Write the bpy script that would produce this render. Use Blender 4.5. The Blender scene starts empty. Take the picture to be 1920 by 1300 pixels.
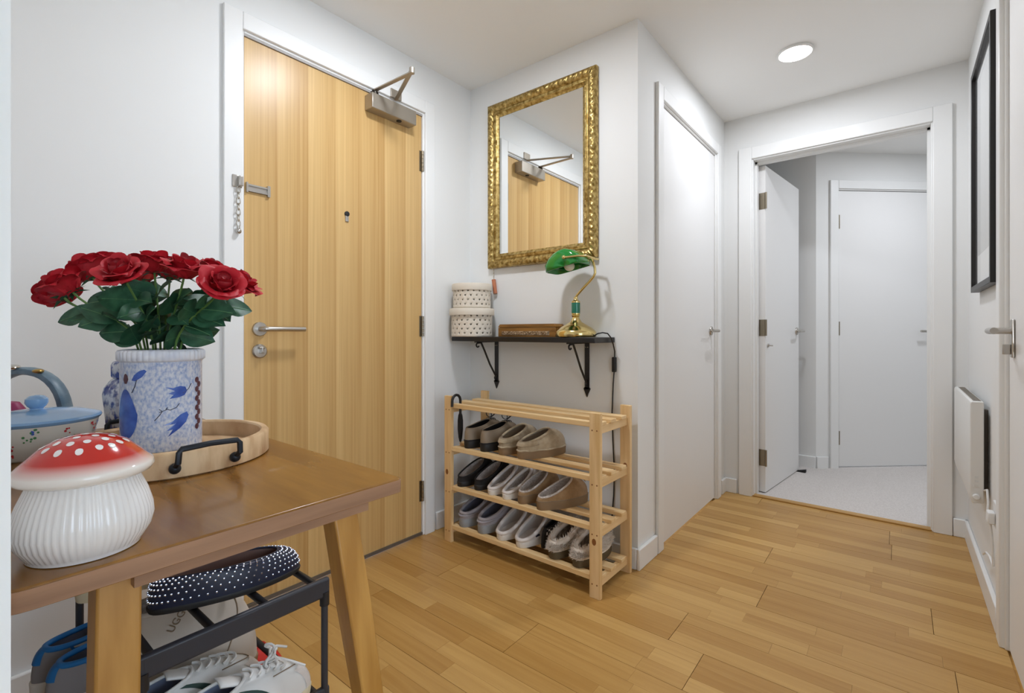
import bpy, bmesh, math, random
from mathutils import Vector, Matrix
from mathutils.bvhtree import BVHTree
random.seed(7)
PI = math.pi
sin, cos = math.sin, math.cos
S = bpy.context.scene
COL = S.collection
# ------------------------------------------------------------------ camera
YAW = math.radians(38.80); FPX = 901.5; CY = 623.9; CAMH = .99
cd = bpy.data.cameras.new('camera'); cam = bpy.data.objects.new('camera', cd); COL.objects.link(cam)
cam.location = (0, 0, CAMH); cam.rotation_euler = (PI/2, 0, YAW)
cd.sensor_width = 36; cd.sensor_fit = 'HORIZONTAL'; cd.lens = 36*FPX/1920
cd.shift_y = -(650-CY)/1920; cd.clip_start = .02
S.camera = cam
# ------------------------------------------------------------------ sky and exposure
w = bpy.data.worlds.new('daylight'); S.world = w; w.use_nodes = True
w.node_tree.nodes['Background'].inputs[0].default_value = (.70, .84, 1, 1)
w.node_tree.nodes['Background'].inputs[1].default_value = 5.0
S.view_settings.view_transform = 'Standard'; S.view_settings.look = 'None'
S.view_settings.gamma = 1; S.view_settings.use_curve_mapping = False
S.view_settings.exposure = 0.08
LAMP_W = 8.2
# planes of the hall (metres)
A, B, C, D, E, H = -1.8155, 1.897, -.850, 3.178, .262, 2.305

# ------------------------------------------------------------------ materials
def nt(name):
    m = bpy.data.materials.new(name); m.use_nodes = True
    t = m.node_tree; return m, t, t.nodes['Principled BSDF']
def lin(r, g, b):
    f = lambda c: ((c/255+.055)/1.055)**2.4 if c > 10 else c/255/12.92
    return (f(r), f(g), f(b), 1)
def mat(name, rgb, rough=.5, metal=0, spec=.5, rgb2=None, scale=(20, 20, 20), detail=4, bump=0, bscale=None, coat=0, trans=0, emit=0, lo=.35, hi=.65, coord='Object', alpha=1, sheen=0):
    m, t, p = nt(name); L = t.links
    p.inputs['Base Color'].default_value = lin(*rgb)
    p.inputs['Roughness'].default_value = rough; p.inputs['Metallic'].default_value = metal
    p.inputs['Specular IOR Level'].default_value = spec; p.inputs['Coat Weight'].default_value = coat
    p.inputs['Transmission Weight'].default_value = trans; p.inputs['Alpha'].default_value = alpha
    p.inputs['Sheen Weight'].default_value = sheen
    if emit:
        p.inputs['Emission Color'].default_value = lin(*rgb); p.inputs['Emission Strength'].default_value = emit
    def nz(sc):
        tc = t.nodes.new('ShaderNodeTexCoord'); mp = t.nodes.new('ShaderNodeMapping'); n = t.nodes.new('ShaderNodeTexNoise')
        mp.inputs['Scale'].default_value = sc; n.inputs['Detail'].default_value = detail; n.inputs['Scale'].default_value = 1
        L.new(tc.outputs[coord], mp.inputs[0]); L.new(mp.outputs[0], n.inputs['Vector']); return n
    if rgb2:
        n = nz(scale); r = t.nodes.new('ShaderNodeValToRGB')
        r.color_ramp.elements[0].position = lo; r.color_ramp.elements[1].position = hi
        r.color_ramp.elements[0].color = lin(*rgb); r.color_ramp.elements[1].color = lin(*rgb2)
        L.new(n.outputs[0], r.inputs[0]); L.new(r.outputs[0], p.inputs['Base Color'])
    if bump:
        n = nz(bscale or scale); b = t.nodes.new('ShaderNodeBump'); b.inputs['Strength'].default_value = bump; b.inputs['Distance'].default_value = .002
        L.new(n.outputs[0], b.inputs['Height']); L.new(b.outputs[0], p.inputs['Normal'])
    return m
def strip_wood(name, dark, light, grain, rough, rnd='object', ramp_lo=.2, width=.118, off=0.0):
    """wood whose tone steps from piece to piece: by object (floor strips) or by veneer leaf (door)"""
    m, t, p = nt(name); L = t.links; N = t.nodes.new
    g = N('ShaderNodeNewGeometry'); mp = N('ShaderNodeMapping'); mp.inputs['Scale'].default_value = grain
    n = N('ShaderNodeTexNoise'); n.inputs['Scale'].default_value = 1; n.inputs['Detail'].default_value = 5; n.inputs['Distortion'].default_value = .6
    L.new(g.outputs['Position'], mp.inputs[0])
    if rnd == 'object':
        oi = N('ShaderNodeObjectInfo'); ad = N('ShaderNodeVectorMath'); ad.operation = 'MULTIPLY_ADD'
        L.new(oi.outputs['Random'], ad.inputs[0]); ad.inputs[1].default_value = (37, 53, 11); L.new(mp.outputs[0], ad.inputs[2])
        L.new(ad.outputs[0], n.inputs['Vector']); rv = oi.outputs['Random']
    else:
        sp = N('ShaderNodeSeparateXYZ'); L.new(g.outputs['Position'], sp.inputs[0])
        sb = N('ShaderNodeMath'); sb.operation = 'SUBTRACT'; L.new(sp.outputs[1], sb.inputs[0]); sb.inputs[1].default_value = off
        dv = N('ShaderNodeMath'); dv.operation = 'DIVIDE'; L.new(sb.outputs[0], dv.inputs[0]); dv.inputs[1].default_value = width
        fr = N('ShaderNodeMath'); fr.operation = 'FRACT'; L.new(dv.outputs[0], fr.inputs[0])
        fl = N('ShaderNodeMath'); fl.operation = 'FLOOR'; L.new(dv.outputs[0], fl.inputs[0])
        wn = N('ShaderNodeTexWhiteNoise'); wn.noise_dimensions = '1D'; L.new(fl.outputs[0], wn.inputs['W'])
        mx0 = N('ShaderNodeMath'); mx0.operation = 'MULTIPLY_ADD'; L.new(fr.outputs[0], mx0.inputs[0]); mx0.inputs[1].default_value = -.55
        ml = N('ShaderNodeMath'); ml.operation = 'MULTIPLY_ADD'; L.new(wn.outputs[0], ml.inputs[0]); ml.inputs[1].default_value = .25; ml.inputs[2].default_value = .65
        L.new(ml.outputs[0], mx0.inputs[2]); rv = mx0.outputs[0]
        L.new(mp.outputs[0], n.inputs['Vector'])
    r = N('ShaderNodeValToRGB'); r.color_ramp.elements[0].color = lin(*dark); r.color_ramp.elements[1].color = lin(*light)
    a = N('ShaderNodeMath'); a.operation = 'MULTIPLY_ADD'; L.new(n.outputs[0], a.inputs[0]); a.inputs[1].default_value = .9
    b = N('ShaderNodeMath'); b.operation = 'MULTIPLY_ADD'; L.new(rv, b.inputs[0]); b.inputs[1].default_value = .75; b.inputs[2].default_value = -.33
    L.new(b.outputs[0], a.inputs[2]); L.new(a.outputs[0], r.inputs[0]); L.new(r.outputs[0], p.inputs['Base Color'])
    p.inputs['Roughness'].default_value = rough; p.inputs['Specular IOR Level'].default_value = .4
    return m
M = dict(
    wall=mat('wall_paint', (238, 238, 236), .75, spec=.25),
    ceil=mat('ceiling_paint', (250, 250, 248), .85, spec=.2),
    gloss=mat('white_gloss_paint', (241, 241, 239), .35),
    doorw=mat('white_door_paint', (240, 239, 237), .45),
    floor=strip_wood('oak_strip', (174, 128, 64), (208, 166, 100), (3, 60, 60), .36),
    floor2=strip_wood('oak_far', (176, 130, 66), (204, 163, 98), (3, 60, 60), .4, 'leaf', width=.064),
    veneer=strip_wood('door_veneer', (182, 139, 80), (224, 189, 130), (60, 110, 1.2), .33, 'leaf', width=.121, off=.735),
    carpet=mat('carpet', (206, 199, 194), .95, spec=.1, rgb2=(222, 216, 211), scale=(160, 160, 160), bump=.8, bscale=(220, 220, 220)),
    steel=mat('brushed_steel', (190, 186, 180), .32, 1), closer=mat('closer_silver', (176, 168, 156), .4, .75),
    dark=mat('dark_rubber', (24, 23, 23), .6), pin=mat('dark_pin', (60, 56, 50), .4, .8), brassy=mat('hinge_steel', (150, 140, 122), .35, 1),
    gold=mat('antique_gold', (132, 104, 48), .36, .8, rgb2=(206, 180, 116), scale=(60, 60, 60)),
    gold2=mat('plain_gold', (168, 138, 76), .34, .8),
    mirror=mat('mirror_silver', (246, 247, 246), .0, 1),
    black=mat('black_paint', (22, 20, 20), .38), blackwood=mat('black_shelf', (30, 26, 25), .34),
    pine=mat('pine', (226, 186, 128), .5, rgb2=(240, 209, 158), scale=(3, 40, 40)), pinez=mat('pine_upright', (222, 182, 124), .5, rgb2=(240, 206, 154), scale=(40, 40, 3)), piney=mat('pine_cross', (222, 182, 124), .5, rgb2=(238, 204, 152), scale=(40, 3, 40)), knot=mat('pine_knot', (140, 88, 44), .6),
    walnut=mat('walnut_top', (118, 76, 28), .27, rgb2=(150, 104, 40), scale=(3, 26, 26), detail=6, lo=.3, hi=.7, coat=.15),
    apron=mat('walnut_edge', (142, 106, 80), .45, rgb2=(168, 128, 98), scale=(30, 3, 50)),
    oakleg=mat('oak_leg', (174, 124, 56), .38, rgb2=(198, 148, 76), scale=(40, 40, 4)),
    mango=mat('mango_wood', (176, 134, 92), .6, rgb2=(222, 190, 148), scale=(7, 30, 9), detail=5),
    iron=mat('forged_iron', (40, 44, 50), .45, .6),
    brass=mat('polished_brass', (226, 204, 140), .16, 1), green=mat('green_glass', (10, 128, 44), .12, coat=.6), teal=mat('teal_ceramic', (18, 112, 88), .2, coat=.4), bulb=mat('opal_bulb', (235, 228, 205), .3),
    box=mat('woven_cream', (226, 216, 200), .8), hole=mat('weave_hole', (58, 50, 42), .9),
    carved=mat('carved_box', (122, 82, 32), .5, rgb2=(160, 112, 50), scale=(6, 50, 50)), carved2=mat('carved_panel', (190, 168, 140), .7, rgb2=(110, 92, 70), scale=(120, 60, 160), lo=.4, hi=.6),
    copper=mat('copper_tag', (202, 132, 100), .35, .6),
    vase=mat('stoneware_blue_white', (146, 169, 211), .28, rgb2=(216, 222, 233), scale=(210, 210, 140), detail=9, lo=.32, hi=.62, coat=.4),
    vaserim=mat('stoneware_rim', (226, 228, 234), .3, rgb2=(204, 210, 224), scale=(40, 40, 40)),
    cobalt=mat('cobalt_glaze', (44, 78, 164), .22, rgb2=(70, 110, 196), scale=(40, 40, 40), coat=.4), ink=mat('ink_line', (36, 44, 74), .4), berry=mat('berry_glaze', (84, 46, 56), .35),
    jar=mat('porcelain_blue', (216, 220, 228), .15, rgb2=(48, 72, 148), scale=(38, 38, 38), detail=3, lo=.44, hi=.53, coat=.4),
    cream=mat('cream_ceramic', (234, 228, 216), .2, coat=.3), ltblue=mat('light_blue_ceramic', (138, 180, 222), .2, coat=.4), redp=mat('red_print', (186, 40, 44), .4), bluep=mat('blue_print', (52, 84, 180), .4), greenp=mat('green_print', (70, 130, 74), .4),
    mush=mat('white_ceramic', (238, 236, 234), .14, coat=.5),
    stem=mat('rose_stem', (92, 128, 62), .55), leaf=mat('rose_leaf', (32, 76, 54), .5, rgb2=(58, 106, 76), scale=(40, 40, 40)), vein=mat('leaf_vein', (96, 140, 96), .5),
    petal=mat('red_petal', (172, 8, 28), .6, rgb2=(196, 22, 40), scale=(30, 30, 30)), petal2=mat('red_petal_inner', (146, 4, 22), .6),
    frameblk=mat('frame_black', (30, 28, 27), .4), mount=mat('mount_card', (225, 225, 222), .7), artgrey=mat('print_grey', (206, 206, 204), .7), artwhite=mat('print_white', (232, 232, 230), .7),
    glass=mat('pane_glass', (255, 255, 255), .02, alpha=.10), heat=mat('heater_white', (232, 231, 227), .4), grille=mat('heater_grille', (120, 112, 102), .5),
    lampface=mat('lamp_diffuser', (255, 252, 244), .5, emit=9), plastic=mat('white_plastic', (238, 238, 236), .4),
    strapg=mat('grey_blue_strap', (84, 108, 124), .4, rgb2=(120, 140, 150), scale=(30, 30, 30)), pink=mat('magenta_leather', (150, 40, 86), .5), chrome=mat('chrome', (200, 196, 188), .15, 1),
    blk=mat('rack_black', (30, 30, 34), .45), rail=mat('rack_charcoal', (52, 54, 62), .45),
    sole_d=mat('dark_sole', (34, 32, 31), .6), taupe=mat('taupe_leather', (140, 124, 104), .55), tan=mat('tan_suede', (150, 118, 80), .9, rgb2=(166, 132, 92), scale=(60, 60, 60), sheen=.3), tansole=mat('tan_sole', (138, 112, 82), .8), sand=mat('sand_suede', (168, 150, 122), .9, sheen=.3, rgb2=(184, 166, 138), scale=(60, 60, 60)),
    shoeblk=mat('black_suede', (28, 26, 26), .85), fleece=mat('grey_fleece', (184, 172, 163), 1, rgb2=(216, 207, 200), scale=(160, 160, 160), bump=1, bscale=(300, 300, 300)),
    whites=mat('white_slipper', (222, 214, 208), .9, bump=.6, bscale=(260, 260, 260)), whitesole=mat('white_sole', (228, 222, 214), .6), greys=mat('grey_slipper', (166, 160, 164), .9, bump=.6, bscale=(260, 260, 260)), greysole=mat('grey_sole', (150, 152, 154), .7), greyin=mat('blue_grey_lining', (120, 122, 138), 1),
    fur=mat('cream_fur', (226, 213, 198), 1, sheen=.3), furd=mat('brown_fur_lining', (136, 118, 102), 1, rgb2=(190, 174, 158), scale=(50, 50, 50)), olive=mat('olive_sole', (92, 78, 54), .7),
    leather_w=mat('white_leather', (226, 226, 224), .4), lace=mat('white_lace', (228, 228, 226), .8), dkgreen=mat('dark_green_stripe', (34, 66, 60), .5), bluein=mat('blue_grey_insole', (130, 142, 170), .9), cremesole=mat('cream_sole', (222, 210, 180), .6),
    navy=mat('navy_satin', (26, 32, 56), .45), stone=mat('rhinestone', (225, 230, 245), .08, .9), dots=mat('dotted_lining', (138, 112, 104), .7),
    ugg=mat('beige_canvas', (198, 188, 176), .85), seam=mat('seam_brown', (136, 116, 94), .8), red=mat('red_trainer', (200, 44, 34), .6), leopard=mat('leopard_textile', (60, 26, 34), .7, rgb2=(150, 120, 110), scale=(90, 90, 90), lo=.5, hi=.56), blue=mat('bright_blue', (28, 118, 190), .5), greyt=mat('grey_textile', (150, 146, 148), .8), check=mat('check_dark', (30, 28, 28), .8), yellow=mat('yellow_textile', (214, 180, 40), .8),
)
# mushroom cap: red crown with soft edge towards the white brim (glaze colour of the thing itself, by height)
def cap_mat():
    m, t, p = nt('toadstool_glaze'); L = t.links; N = t.nodes.new
    tc = N('ShaderNodeTexCoord'); sp = N('ShaderNodeSeparateXYZ'); L.new(tc.outputs['Object'], sp.inputs[0])
    r = N('ShaderNodeValToRGB'); mr = N('ShaderNodeMapRange'); mr.inputs[1].default_value = .092; mr.inputs[2].default_value = .104
    L.new(sp.outputs[2], mr.inputs[0]); L.new(mr.outputs[0], r.inputs[0])
    r.color_ramp.elements[0].color = lin(240, 234, 226); r.color_ramp.elements[1].color = lin(196, 34, 24)
    L.new(r.outputs[0], p.inputs['Base Color']); p.inputs['Roughness'].default_value = .12; p.inputs['Coat Weight'].default_value = .5
    return m
M['cap'] = cap_mat()

# ------------------------------------------------------------------ mesh helpers
class G:
    def __init__(s): s.v = []; s.f = []
    def add(s, vs, fs):
        o = len(s.v); s.v += [tuple(v) for v in vs]; s.f += [tuple(i+o for i in f) for f in fs]; return s
    def box(s, x0, x1, y0, y1, z0, z1, R=None, c=None):
        vs = [Vector((x, y, z)) for x in (x0, x1) for y in (y0, y1) for z in (z0, z1)]
        if R is not None: vs = [R @ v + Vector(c or (0, 0, 0)) for v in vs]
        return s.add(vs, [(0, 1, 3, 2), (4, 6, 7, 5), (0, 4, 5, 1), (2, 3, 7, 6), (0, 2, 6, 4), (1, 5, 7, 3)])
    def rings(s, rings, cap0=True, cap1=True, closed=True):
        n = len(rings[0]); vs = [p for r in rings for p in r]; fs = []
        m = n if closed else n-1
        for i in range(len(rings)-1):
            for j in range(m):
                k = (j+1) % n; fs.append((i*n+j, i*n+k, (i+1)*n+k, (i+1)*n+j))
        if cap0: fs.append(tuple(range(n-1, -1, -1)))
        if cap1: fs.append(tuple((len(rings)-1)*n+j for j in range(n)))
        return s.add(vs, fs)
    def lathe(s, prof, n=32, c=(0, 0, 0), mod=None, cap0=True, cap1=True, axis='Z'):
        rr = []
        for i, (r, z) in enumerate(prof):
            ring = []
            for j in range(n):
                a = 2*PI*j/n; q = r*(mod(a, z) if mod else 1)
                p = (q*cos(a), q*sin(a), z)
                if axis == 'Y': p = (p[0], p[2], p[1])
                if axis == 'X': p = (p[2], p[0], p[1])
                ring.append((p[0]+c[0], p[1]+c[1], p[2]+c[2]))
            rr.append(ring)
        return s.rings(rr, cap0, cap1)
    def tube(s, pts, r, n=8, closed=False):
        pts = [Vector(p) for p in pts]; k = len(pts); rr = []
        up = None
        for i, p in enumerate(pts):
            d = (pts[(i+1) % k]-pts[i-1]) if closed else (pts[min(i+1, k-1)]-pts[max(i-1, 0)])
            d.normalize()
            if up is None:
                up = d.orthogonal().normalized()
            up = (up-d*up.dot(d)); up = up.normalized() if up.length > 1e-6 else d.orthogonal().normalized()
            b = d.cross(up); q = r[i] if isinstance(r, (list, tuple)) else r
            rr.append([p+(up*cos(2*PI*j/n)+b*sin(2*PI*j/n))*q for j in range(n)])
        if closed: rr.append(rr[0])
        return s.rings(rr, not closed, not closed)
    def ball(s, c, r, n=12, m=8, sc=(1, 1, 1)):
        prof = [(max(r*sin(PI*i/m), r*.01), -r*cos(PI*i/m)) for i in range(m+1)]
        o = G().lathe(prof, n)
        return s.add([(v[0]*sc[0]+c[0], v[1]*sc[1]+c[1], v[2]*sc[2]+c[2]) for v in o.v], o.f)
    def prism(s, poly, h, to):        # poly of 2D points, to(u,v,w) -> 3D
        n = len(poly); vs = [to(u, v, 0) for u, v in poly]+[to(u, v, h) for u, v in poly]
        return s.add(vs, [tuple(range(n))[::-1], tuple(range(n, 2*n))]+[(i, (i+1) % n, n+(i+1) % n, n+i) for i in range(n)])
    def grid(s, fn, nu, nv):
        vs = [fn(i/nu, j/nv) for i in range(nu+1) for j in range(nv+1)]
        return s.add(vs, [(i*(nv+1)+j, (i+1)*(nv+1)+j, (i+1)*(nv+1)+j+1, i*(nv+1)+j+1) for i in range(nu) for j in range(nv)])
def mesh(name, g, m, smooth=40):
    me = bpy.data.meshes.new(name); me.from_pydata(g.v, [], g.f)
    bm = bmesh.new(); bm.from_mesh(me); bmesh.ops.recalc_face_normals(bm, faces=bm.faces); bm.to_mesh(me); bm.free()
    me.materials.append(M[m] if isinstance(m, str) else m)
    if smooth:
        me.polygons.foreach_set('use_smooth', [True]*len(me.polygons)); me.set_sharp_from_angle(angle=math.radians(smooth))
    return me
def obj(name, g, m, parent=None, bevel=0, smooth=40, label=None, solid=0, sub=0):
    o = bpy.data.objects.new(name, g if isinstance(g, bpy.types.Mesh) else mesh(name, g, m, smooth)); COL.objects.link(o)
    if parent: o.parent = parent
    if solid:
        md = o.modifiers.new('thick', 'SOLIDIFY'); md.thickness = solid; md.offset = 0
    if sub:
        md = o.modifiers.new('sub', 'SUBSURF'); md.levels = md.render_levels = sub
    if bevel:
        md = o.modifiers.new('bevel', 'BEVEL'); md.width = bevel; md.segments = 2; md.limit_method = 'ANGLE'
    if label: o['label'] = label
    return o
def tag(o, label, cat, group=None):
    o['label'] = label; o['category'] = cat
    if group: o['group'] = group
    return o
def thing(name, label, cat, loc=(0, 0, 0), rz=0, group=None):
    o = bpy.data.objects.new(name, None); COL.objects.link(o); o.empty_display_size = .05
    o.location = loc; o.rotation_euler = (0, 0, rz); return tag(o, label, cat, group)
def wpart(name, g, m, parent, **k):          # geometry given in world coordinates
    l = parent.location; g.v = [(v[0]-l[0], v[1]-l[1], v[2]-l[2]) for v in g.v]; return obj(name, g, m, parent, **k)
def struct(name, g, m, bevel=0, label=None, smooth=40):
    o = obj(name, g, m, bevel=bevel, smooth=smooth); o['kind'] = 'structure'
    if label: o['label'] = label
    return o
def ray(x, y):
    return Vector((-sin(YAW)+cos(YAW)*(x-960)/FPX, cos(YAW)+sin(YAW)*(x-960)/FPX, -(y-CY)/FPX))
def at(x, y, t): return Vector((0, 0, CAMH))+ray(x, y)*t       # point at depth t along a pixel's direction
def lerp(a, b, t): return a+(b-a)*t

# ------------------------------------------------------------------ shell
g = G().box(A-.12, A, -.075, .700, 0, H).box(A-.12, A, 1.592, B+.1, 0, H).box(A-.12, A, .700, 1.592, 2.085, H)
struct('wall_left', g, 'wall', label='white wall around the oak front door')
struct('wall_back', G().box(A-.12, C, B, B+.1, 0, H), 'wall', label='white wall behind the gilt mirror')
g = G().box(C-.1, C, B+.1, 2.12, 0, H).box(C-.1, C, 3.02, D, 0, H).box(C-.1, C, 2.12, 3.02, 2.075, H)
struct('wall_closet', g, 'wall', label='white wall with the closed cupboard door')
g = G().box(C-.6, -.715, D, D+.12, 0, H).box(.157, 1.4, D, D+.12, 0, H).box(-.715, .157, D, D+.12, 2.06, H)
struct('wall_end', g, 'wall', label='white wall around the open doorway')
g = G().box(E, E+.1, 2.165, D, 0, H).box(E, E+.1, 1.15, 1.30, 0, H).box(E, E+.1, 1.30, 2.165, 2.075, H)
struct('wall_right', g, 'wall', label='white wall with heater and framed picture')
struct('wall_near', G().box(A-.12, -.285, -.075, .025, 0, H), 'wall', label='white wall end beside the table')
# living space behind the camera: its window lies to the right (daylight on the near jamb, highlight on the toadstool jar)
struct('wall_living_side', G().box(E+.1, 3.3, 1.15, 1.25, 0, H), 'wall')
struct('wall_living_right', G().box(3.2, 3.3, -4.6, -1.9, 0, H).box(3.2, 3.3, .95, 1.15, 0, H).box(3.2, 3.3, -1.9, .95, 0, .3).box(3.2, 3.3, -1.9, .95, 2.2, H), 'wall')
g = G()
for y in (-1.9, -.95, .0, .89): g.box(3.22, 3.27, y, y+.06, .3, 2.2)
g.box(3.22, 3.27, -1.9, .95, .3, .36).box(3.22, 3.27, -1.9, .95, 2.14, 2.2)
struct('window_right_offscreen', g, 'gloss', label='white framed window in the side wall of the living room')
struct('wall_living_left', G().box(A-.12, A-.02, -4.6, -.075, 0, H), 'wall')
struct('wall_living_back', G().box(A-.02, 3.2, -4.6, -4.5, 0, H), 'wall')
struct('ceiling', G().box(A-.15, 3.3, -4.6, 6.0, H, H+.1), 'ceil', label='flat white ceiling')
# far room
struct('wall_far', G().box(C-.6, -.468, 4.112, 4.2, 0, H), 'wall', label='white wall beyond the open door leaf')
dg = Vector((.653, .592, 0)).normalized(); dn = Vector((dg.y, -dg.x, 0)); P0 = Vector((-.468, 4.112, 0))
def diag(u, v, z): p = P0+dg*u+dn*v; return (p.x, p.y, z)      # u along the slanted wall, v towards the hall
def dbox(gg, u0, u1, v0, v1, z0, z1):
    vs = [diag(u, v, z) for u in (u0, u1) for v in (v0, v1) for z in (z0, z1)]
    return gg.add(vs, [(0, 1, 3, 2), (4, 6, 7, 5), (0, 4, 5, 1), (2, 3, 7, 6), (0, 2, 6, 4), (1, 5, 7, 3)])
g = G(); dbox(g, 0, .14, -.1, 0, 0, H); dbox(g, .98, 2.6, -.1, 0, 0, H); dbox(g, .14, .98, -.1, 0, 2.06, H)
struct('wall_slanted', g, 'wall', label='slanted white wall with a closed door in the far room')
struct('wall_far_right', G().box(1.3, 1.4, D+.12, 6, 0, H), 'wall')
struct('wall_far_left', G().box(C-.7, C-.6, D, 4.2, 0, H), 'wall')
struct('floor_carpet', G().box(C-.6, 1.4, D+.03, 6, -.06, .004), 'carpet', label='pale carpet of the far room')
# floor: sub floor and oak strips
fl = struct('floor', G().box(A-.12, 3.3, -4.6, D+.1, -.08, -.012), 'floor2', label='oak strip floor')
g = G().box(A-.12, 3.3, -4.6, .19, -.012, 0).box(E+.005, 3.3, .19, 1.15, -.012, 0)
o = obj('far_boards', g, 'floor2', fl); o['kind'] = 'stuff'
unit = mesh('strip', G().box(-.5, .5, -.5, .5, -.5, .5), 'floor', 0)
row = 0; y = .19; rw = .0635
while y < D+.02:
    x0 = A if y < B-.01 else C
    if row % 3 == 0: pend = [random.uniform(-1.9, -.9)+k*1.25 for k in range(5)]
    y1 = min(y+rw, D+.03)
    x = x0; cuts = [q for q in pend if x0+.05 < q < E-.05]; xs = [x0]
    while xs[-1] < E-.001:
        nx = xs[-1]+random.uniform(.26, .52)
        for q in cuts:
            if xs[-1]+.04 < q < nx+.12: nx = q; break
        if nx > E-.12: nx = E+.002
        xs.append(min(nx, E+.002))
    gap = .0016 if row % 3 == 2 else .0005
    for a, b in zip(xs, xs[1:]):
        s = obj('floor_strip', unit, None, fl)
        ge = .0016 if any(abs(b-q) < 1e-6 for q in cuts) else .0004
        s.scale = (b-a-ge, y1-y-gap, .012); s.location = ((a+b-ge)/2, (y+y1-gap)/2, -.006+random.uniform(-.0002, .0002))
    y = y1; row += 1
struct('trim_threshold', G().box(-.69, .13, D-.005, D+.04, 0, .009), 'floor2', bevel=.003, label='wooden threshold strip at the doorway')

# skirting
sk = .088
def skirt(name, g): return struct(name, g, 'gloss', bevel=.004)
skirt('baseboard_left', G().box(A, A+.015, 1.64, B, 0, sk).box(A, A+.015, .03, .668, 0, sk))
skirt('baseboard_back', G().box(A, C+.0, B-.015, B, 0, sk))
skirt('baseboard_closet', G().box(C, C+.015, B-.015, 2.075, 0, sk).box(C, C+.015, 3.09, D, 0, sk))
skirt('baseboard_end', G().box(C, -.775, D-.015, D, 0, sk).box(.207, E, D-.015, D, 0, sk))
skirt('baseboard_right', G().box(E-.015, E, 2.225, D, 0, sk).box(E-.015, E, 1.15, 1.24, 0, sk))
g = G().box(C-.6, -.468, 4.097, 4.112, 0, sk); dbox(g, 0, .085, 0, .015, 0, sk)
skirt('baseboard_far', g)

def frame_trim(name, to, a, b, top, depth, label, arch=.062, th=.016, jam=.03, stop=True):
    """architrave and lining: to(u,w,z): u along the wall, w out of the wall"""
    g = G()
    def bx(u0, u1, w0, w1, z0, z1):
        vs = [to(u, w_, z) for u in (u0, u1) for w_ in (w0, w1) for z in (z0, z1)]
        g.add(vs, [(0, 1, 3, 2), (4, 6, 7, 5), (0, 4, 5, 1), (2, 3, 7, 6), (0, 2, 6, 4), (1, 5, 7, 3)])
    bx(a-arch-.008, a-.008, 0, th, 0, top+arch+.008); bx(b+.008, b+arch+.008, 0, th, 0, top+arch+.008); bx(a-.008, b+.008, 0, th, top+.008, top+arch+.008)
    bx(a-jam, a, -depth, .004, 0, top+jam); bx(b, b+jam, -depth, .004, 0, top+jam); bx(a, b, -depth, .004, top, top+jam)
    if stop:      # rebate the closed leaf shuts against
        bx(a, a+.014, -.085, -.0505, 0, top); bx(b-.014, b, -.085, -.0505, 0, top); bx(a+.014, b-.014, -.085, -.0505, top-.014, top)
    return struct(name, g, 'gloss', bevel=.003, label=label)
def hinge(parent, p, along, out, hgt=.1, r=.0065):
    g = G(); p = Vector(p)
    for k in range(5):
        z0 = p.z-hgt/2+k*hgt/5; g.lathe([(r, z0+.001), (r, z0+hgt/5-.001)], 10, (p.x, p.y, 0))
    o = obj('hinge', g, 'brassy', parent)
    q = G().box(-.001, .001, -.016, .016, -hgt/2, hgt/2, Matrix.Rotation(math.atan2(along[1], along[0])-PI/2, 3, 'Z'), (p.x-out[0]*r, p.y-out[1]*r, p.z))
    obj('hinge_plate', q, 'brassy', o); return o
def lever(parent, p, along, out, length=.13, r=.0085, rose=True, neck=.05):
    """round rose, neck and straight lever"""
    p = Vector(p); al = Vector(along); ou = Vector(out)
    Rm = Matrix((al.cross(ou) if False else al, Vector((0, 0, 1)), ou)).transposed()   # local x along, y up, z out
    def tr(g): g.v = [tuple(Rm @ Vector(v)+p) for v in g.v]; return g
    h = obj('handle', tr(G().tube([(0, 0, .0), (0, 0, neck*.8), (.004, 0, neck*.95), (.014, 0, neck), (length*.5, 0, neck), (length, 0, neck)], r, 12)), 'steel', parent)
    if rose: obj('rose_plate', tr(G().lathe([(.026, 0), (.026, .006), (.024, .009), (.012, .0095)], 28)), 'steel', h)
    return h

# --- door 1: oak veneered front door
t1 = frame_trim('trim_1', lambda u, w_, z: (A+w_, u, z), .735, 1.558, 2.055, .1, 'white architrave around the oak front door')
d1 = struct('door_1', G().box(A-.05, A-.004, .738, 1.555, .008, 2.046), 'veneer', label='flush oak veneered front door')
for z in (1.828, 1.021, .216): hinge(d1, (A+.003, 1.558, z), (0, 1), (1, 0))
lever(d1, (A-.004, .79, 1.003), (0, 1, 0), (1, 0, 0), .148, .009)
lk = obj('lock', G().lathe([(.026, 0), (.026, .006), (.022, .010), (.01, .011)], 28, (A-.004, .79, .922), axis='X'), 'steel', d1)
obj('thumb_turn', G().box(A+.006, A+.026, .786, .794, .914, .938, Matrix.Rotation(0, 3, 'X'), (0, 0, 0)).tube([(A+.018, .782, .935), (A+.018, .80, .935)], .005, 8), 'steel', lk, bevel=.002)
pp = obj('peephole', G().lathe([(.011, 0), (.011, .005), (.006, .006)], 20, (A-.004, 1.147, 1.492), axis='X'), 'dark', d1)
obj('peephole_cover', G().box(A-.004, A+.001, 1.139, 1.155, 1.458, 1.485), 'steel', pp, bevel=.004)
ch = obj('chain_track', G().box(A-.004, A+.004, .744, .822, 1.497, 1.503).box(A-.004, A+.004, .744, .822, 1.517, 1.523).box(A-.004, A+.0, .744, .822, 1.497, 1.523).box(A-.004, A+.006, .742, .748, 1.492, 1.528).box(A-.004, A+.006, .816, .826, 1.490, 1.530), 'steel', d1)
cb = obj('door_closer', G().box(A-.004, A+.052, 1.235, 1.478, 1.962, 2.028), 'closer', d1, bevel=.003, label='silver overhead door closer')
obj('screw_cap', G().lathe([(.012, 0), (.012, -.003), (.007, -.004)], 16, (A+.028, 1.395, 1.962)), 'dark', cb)
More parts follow.
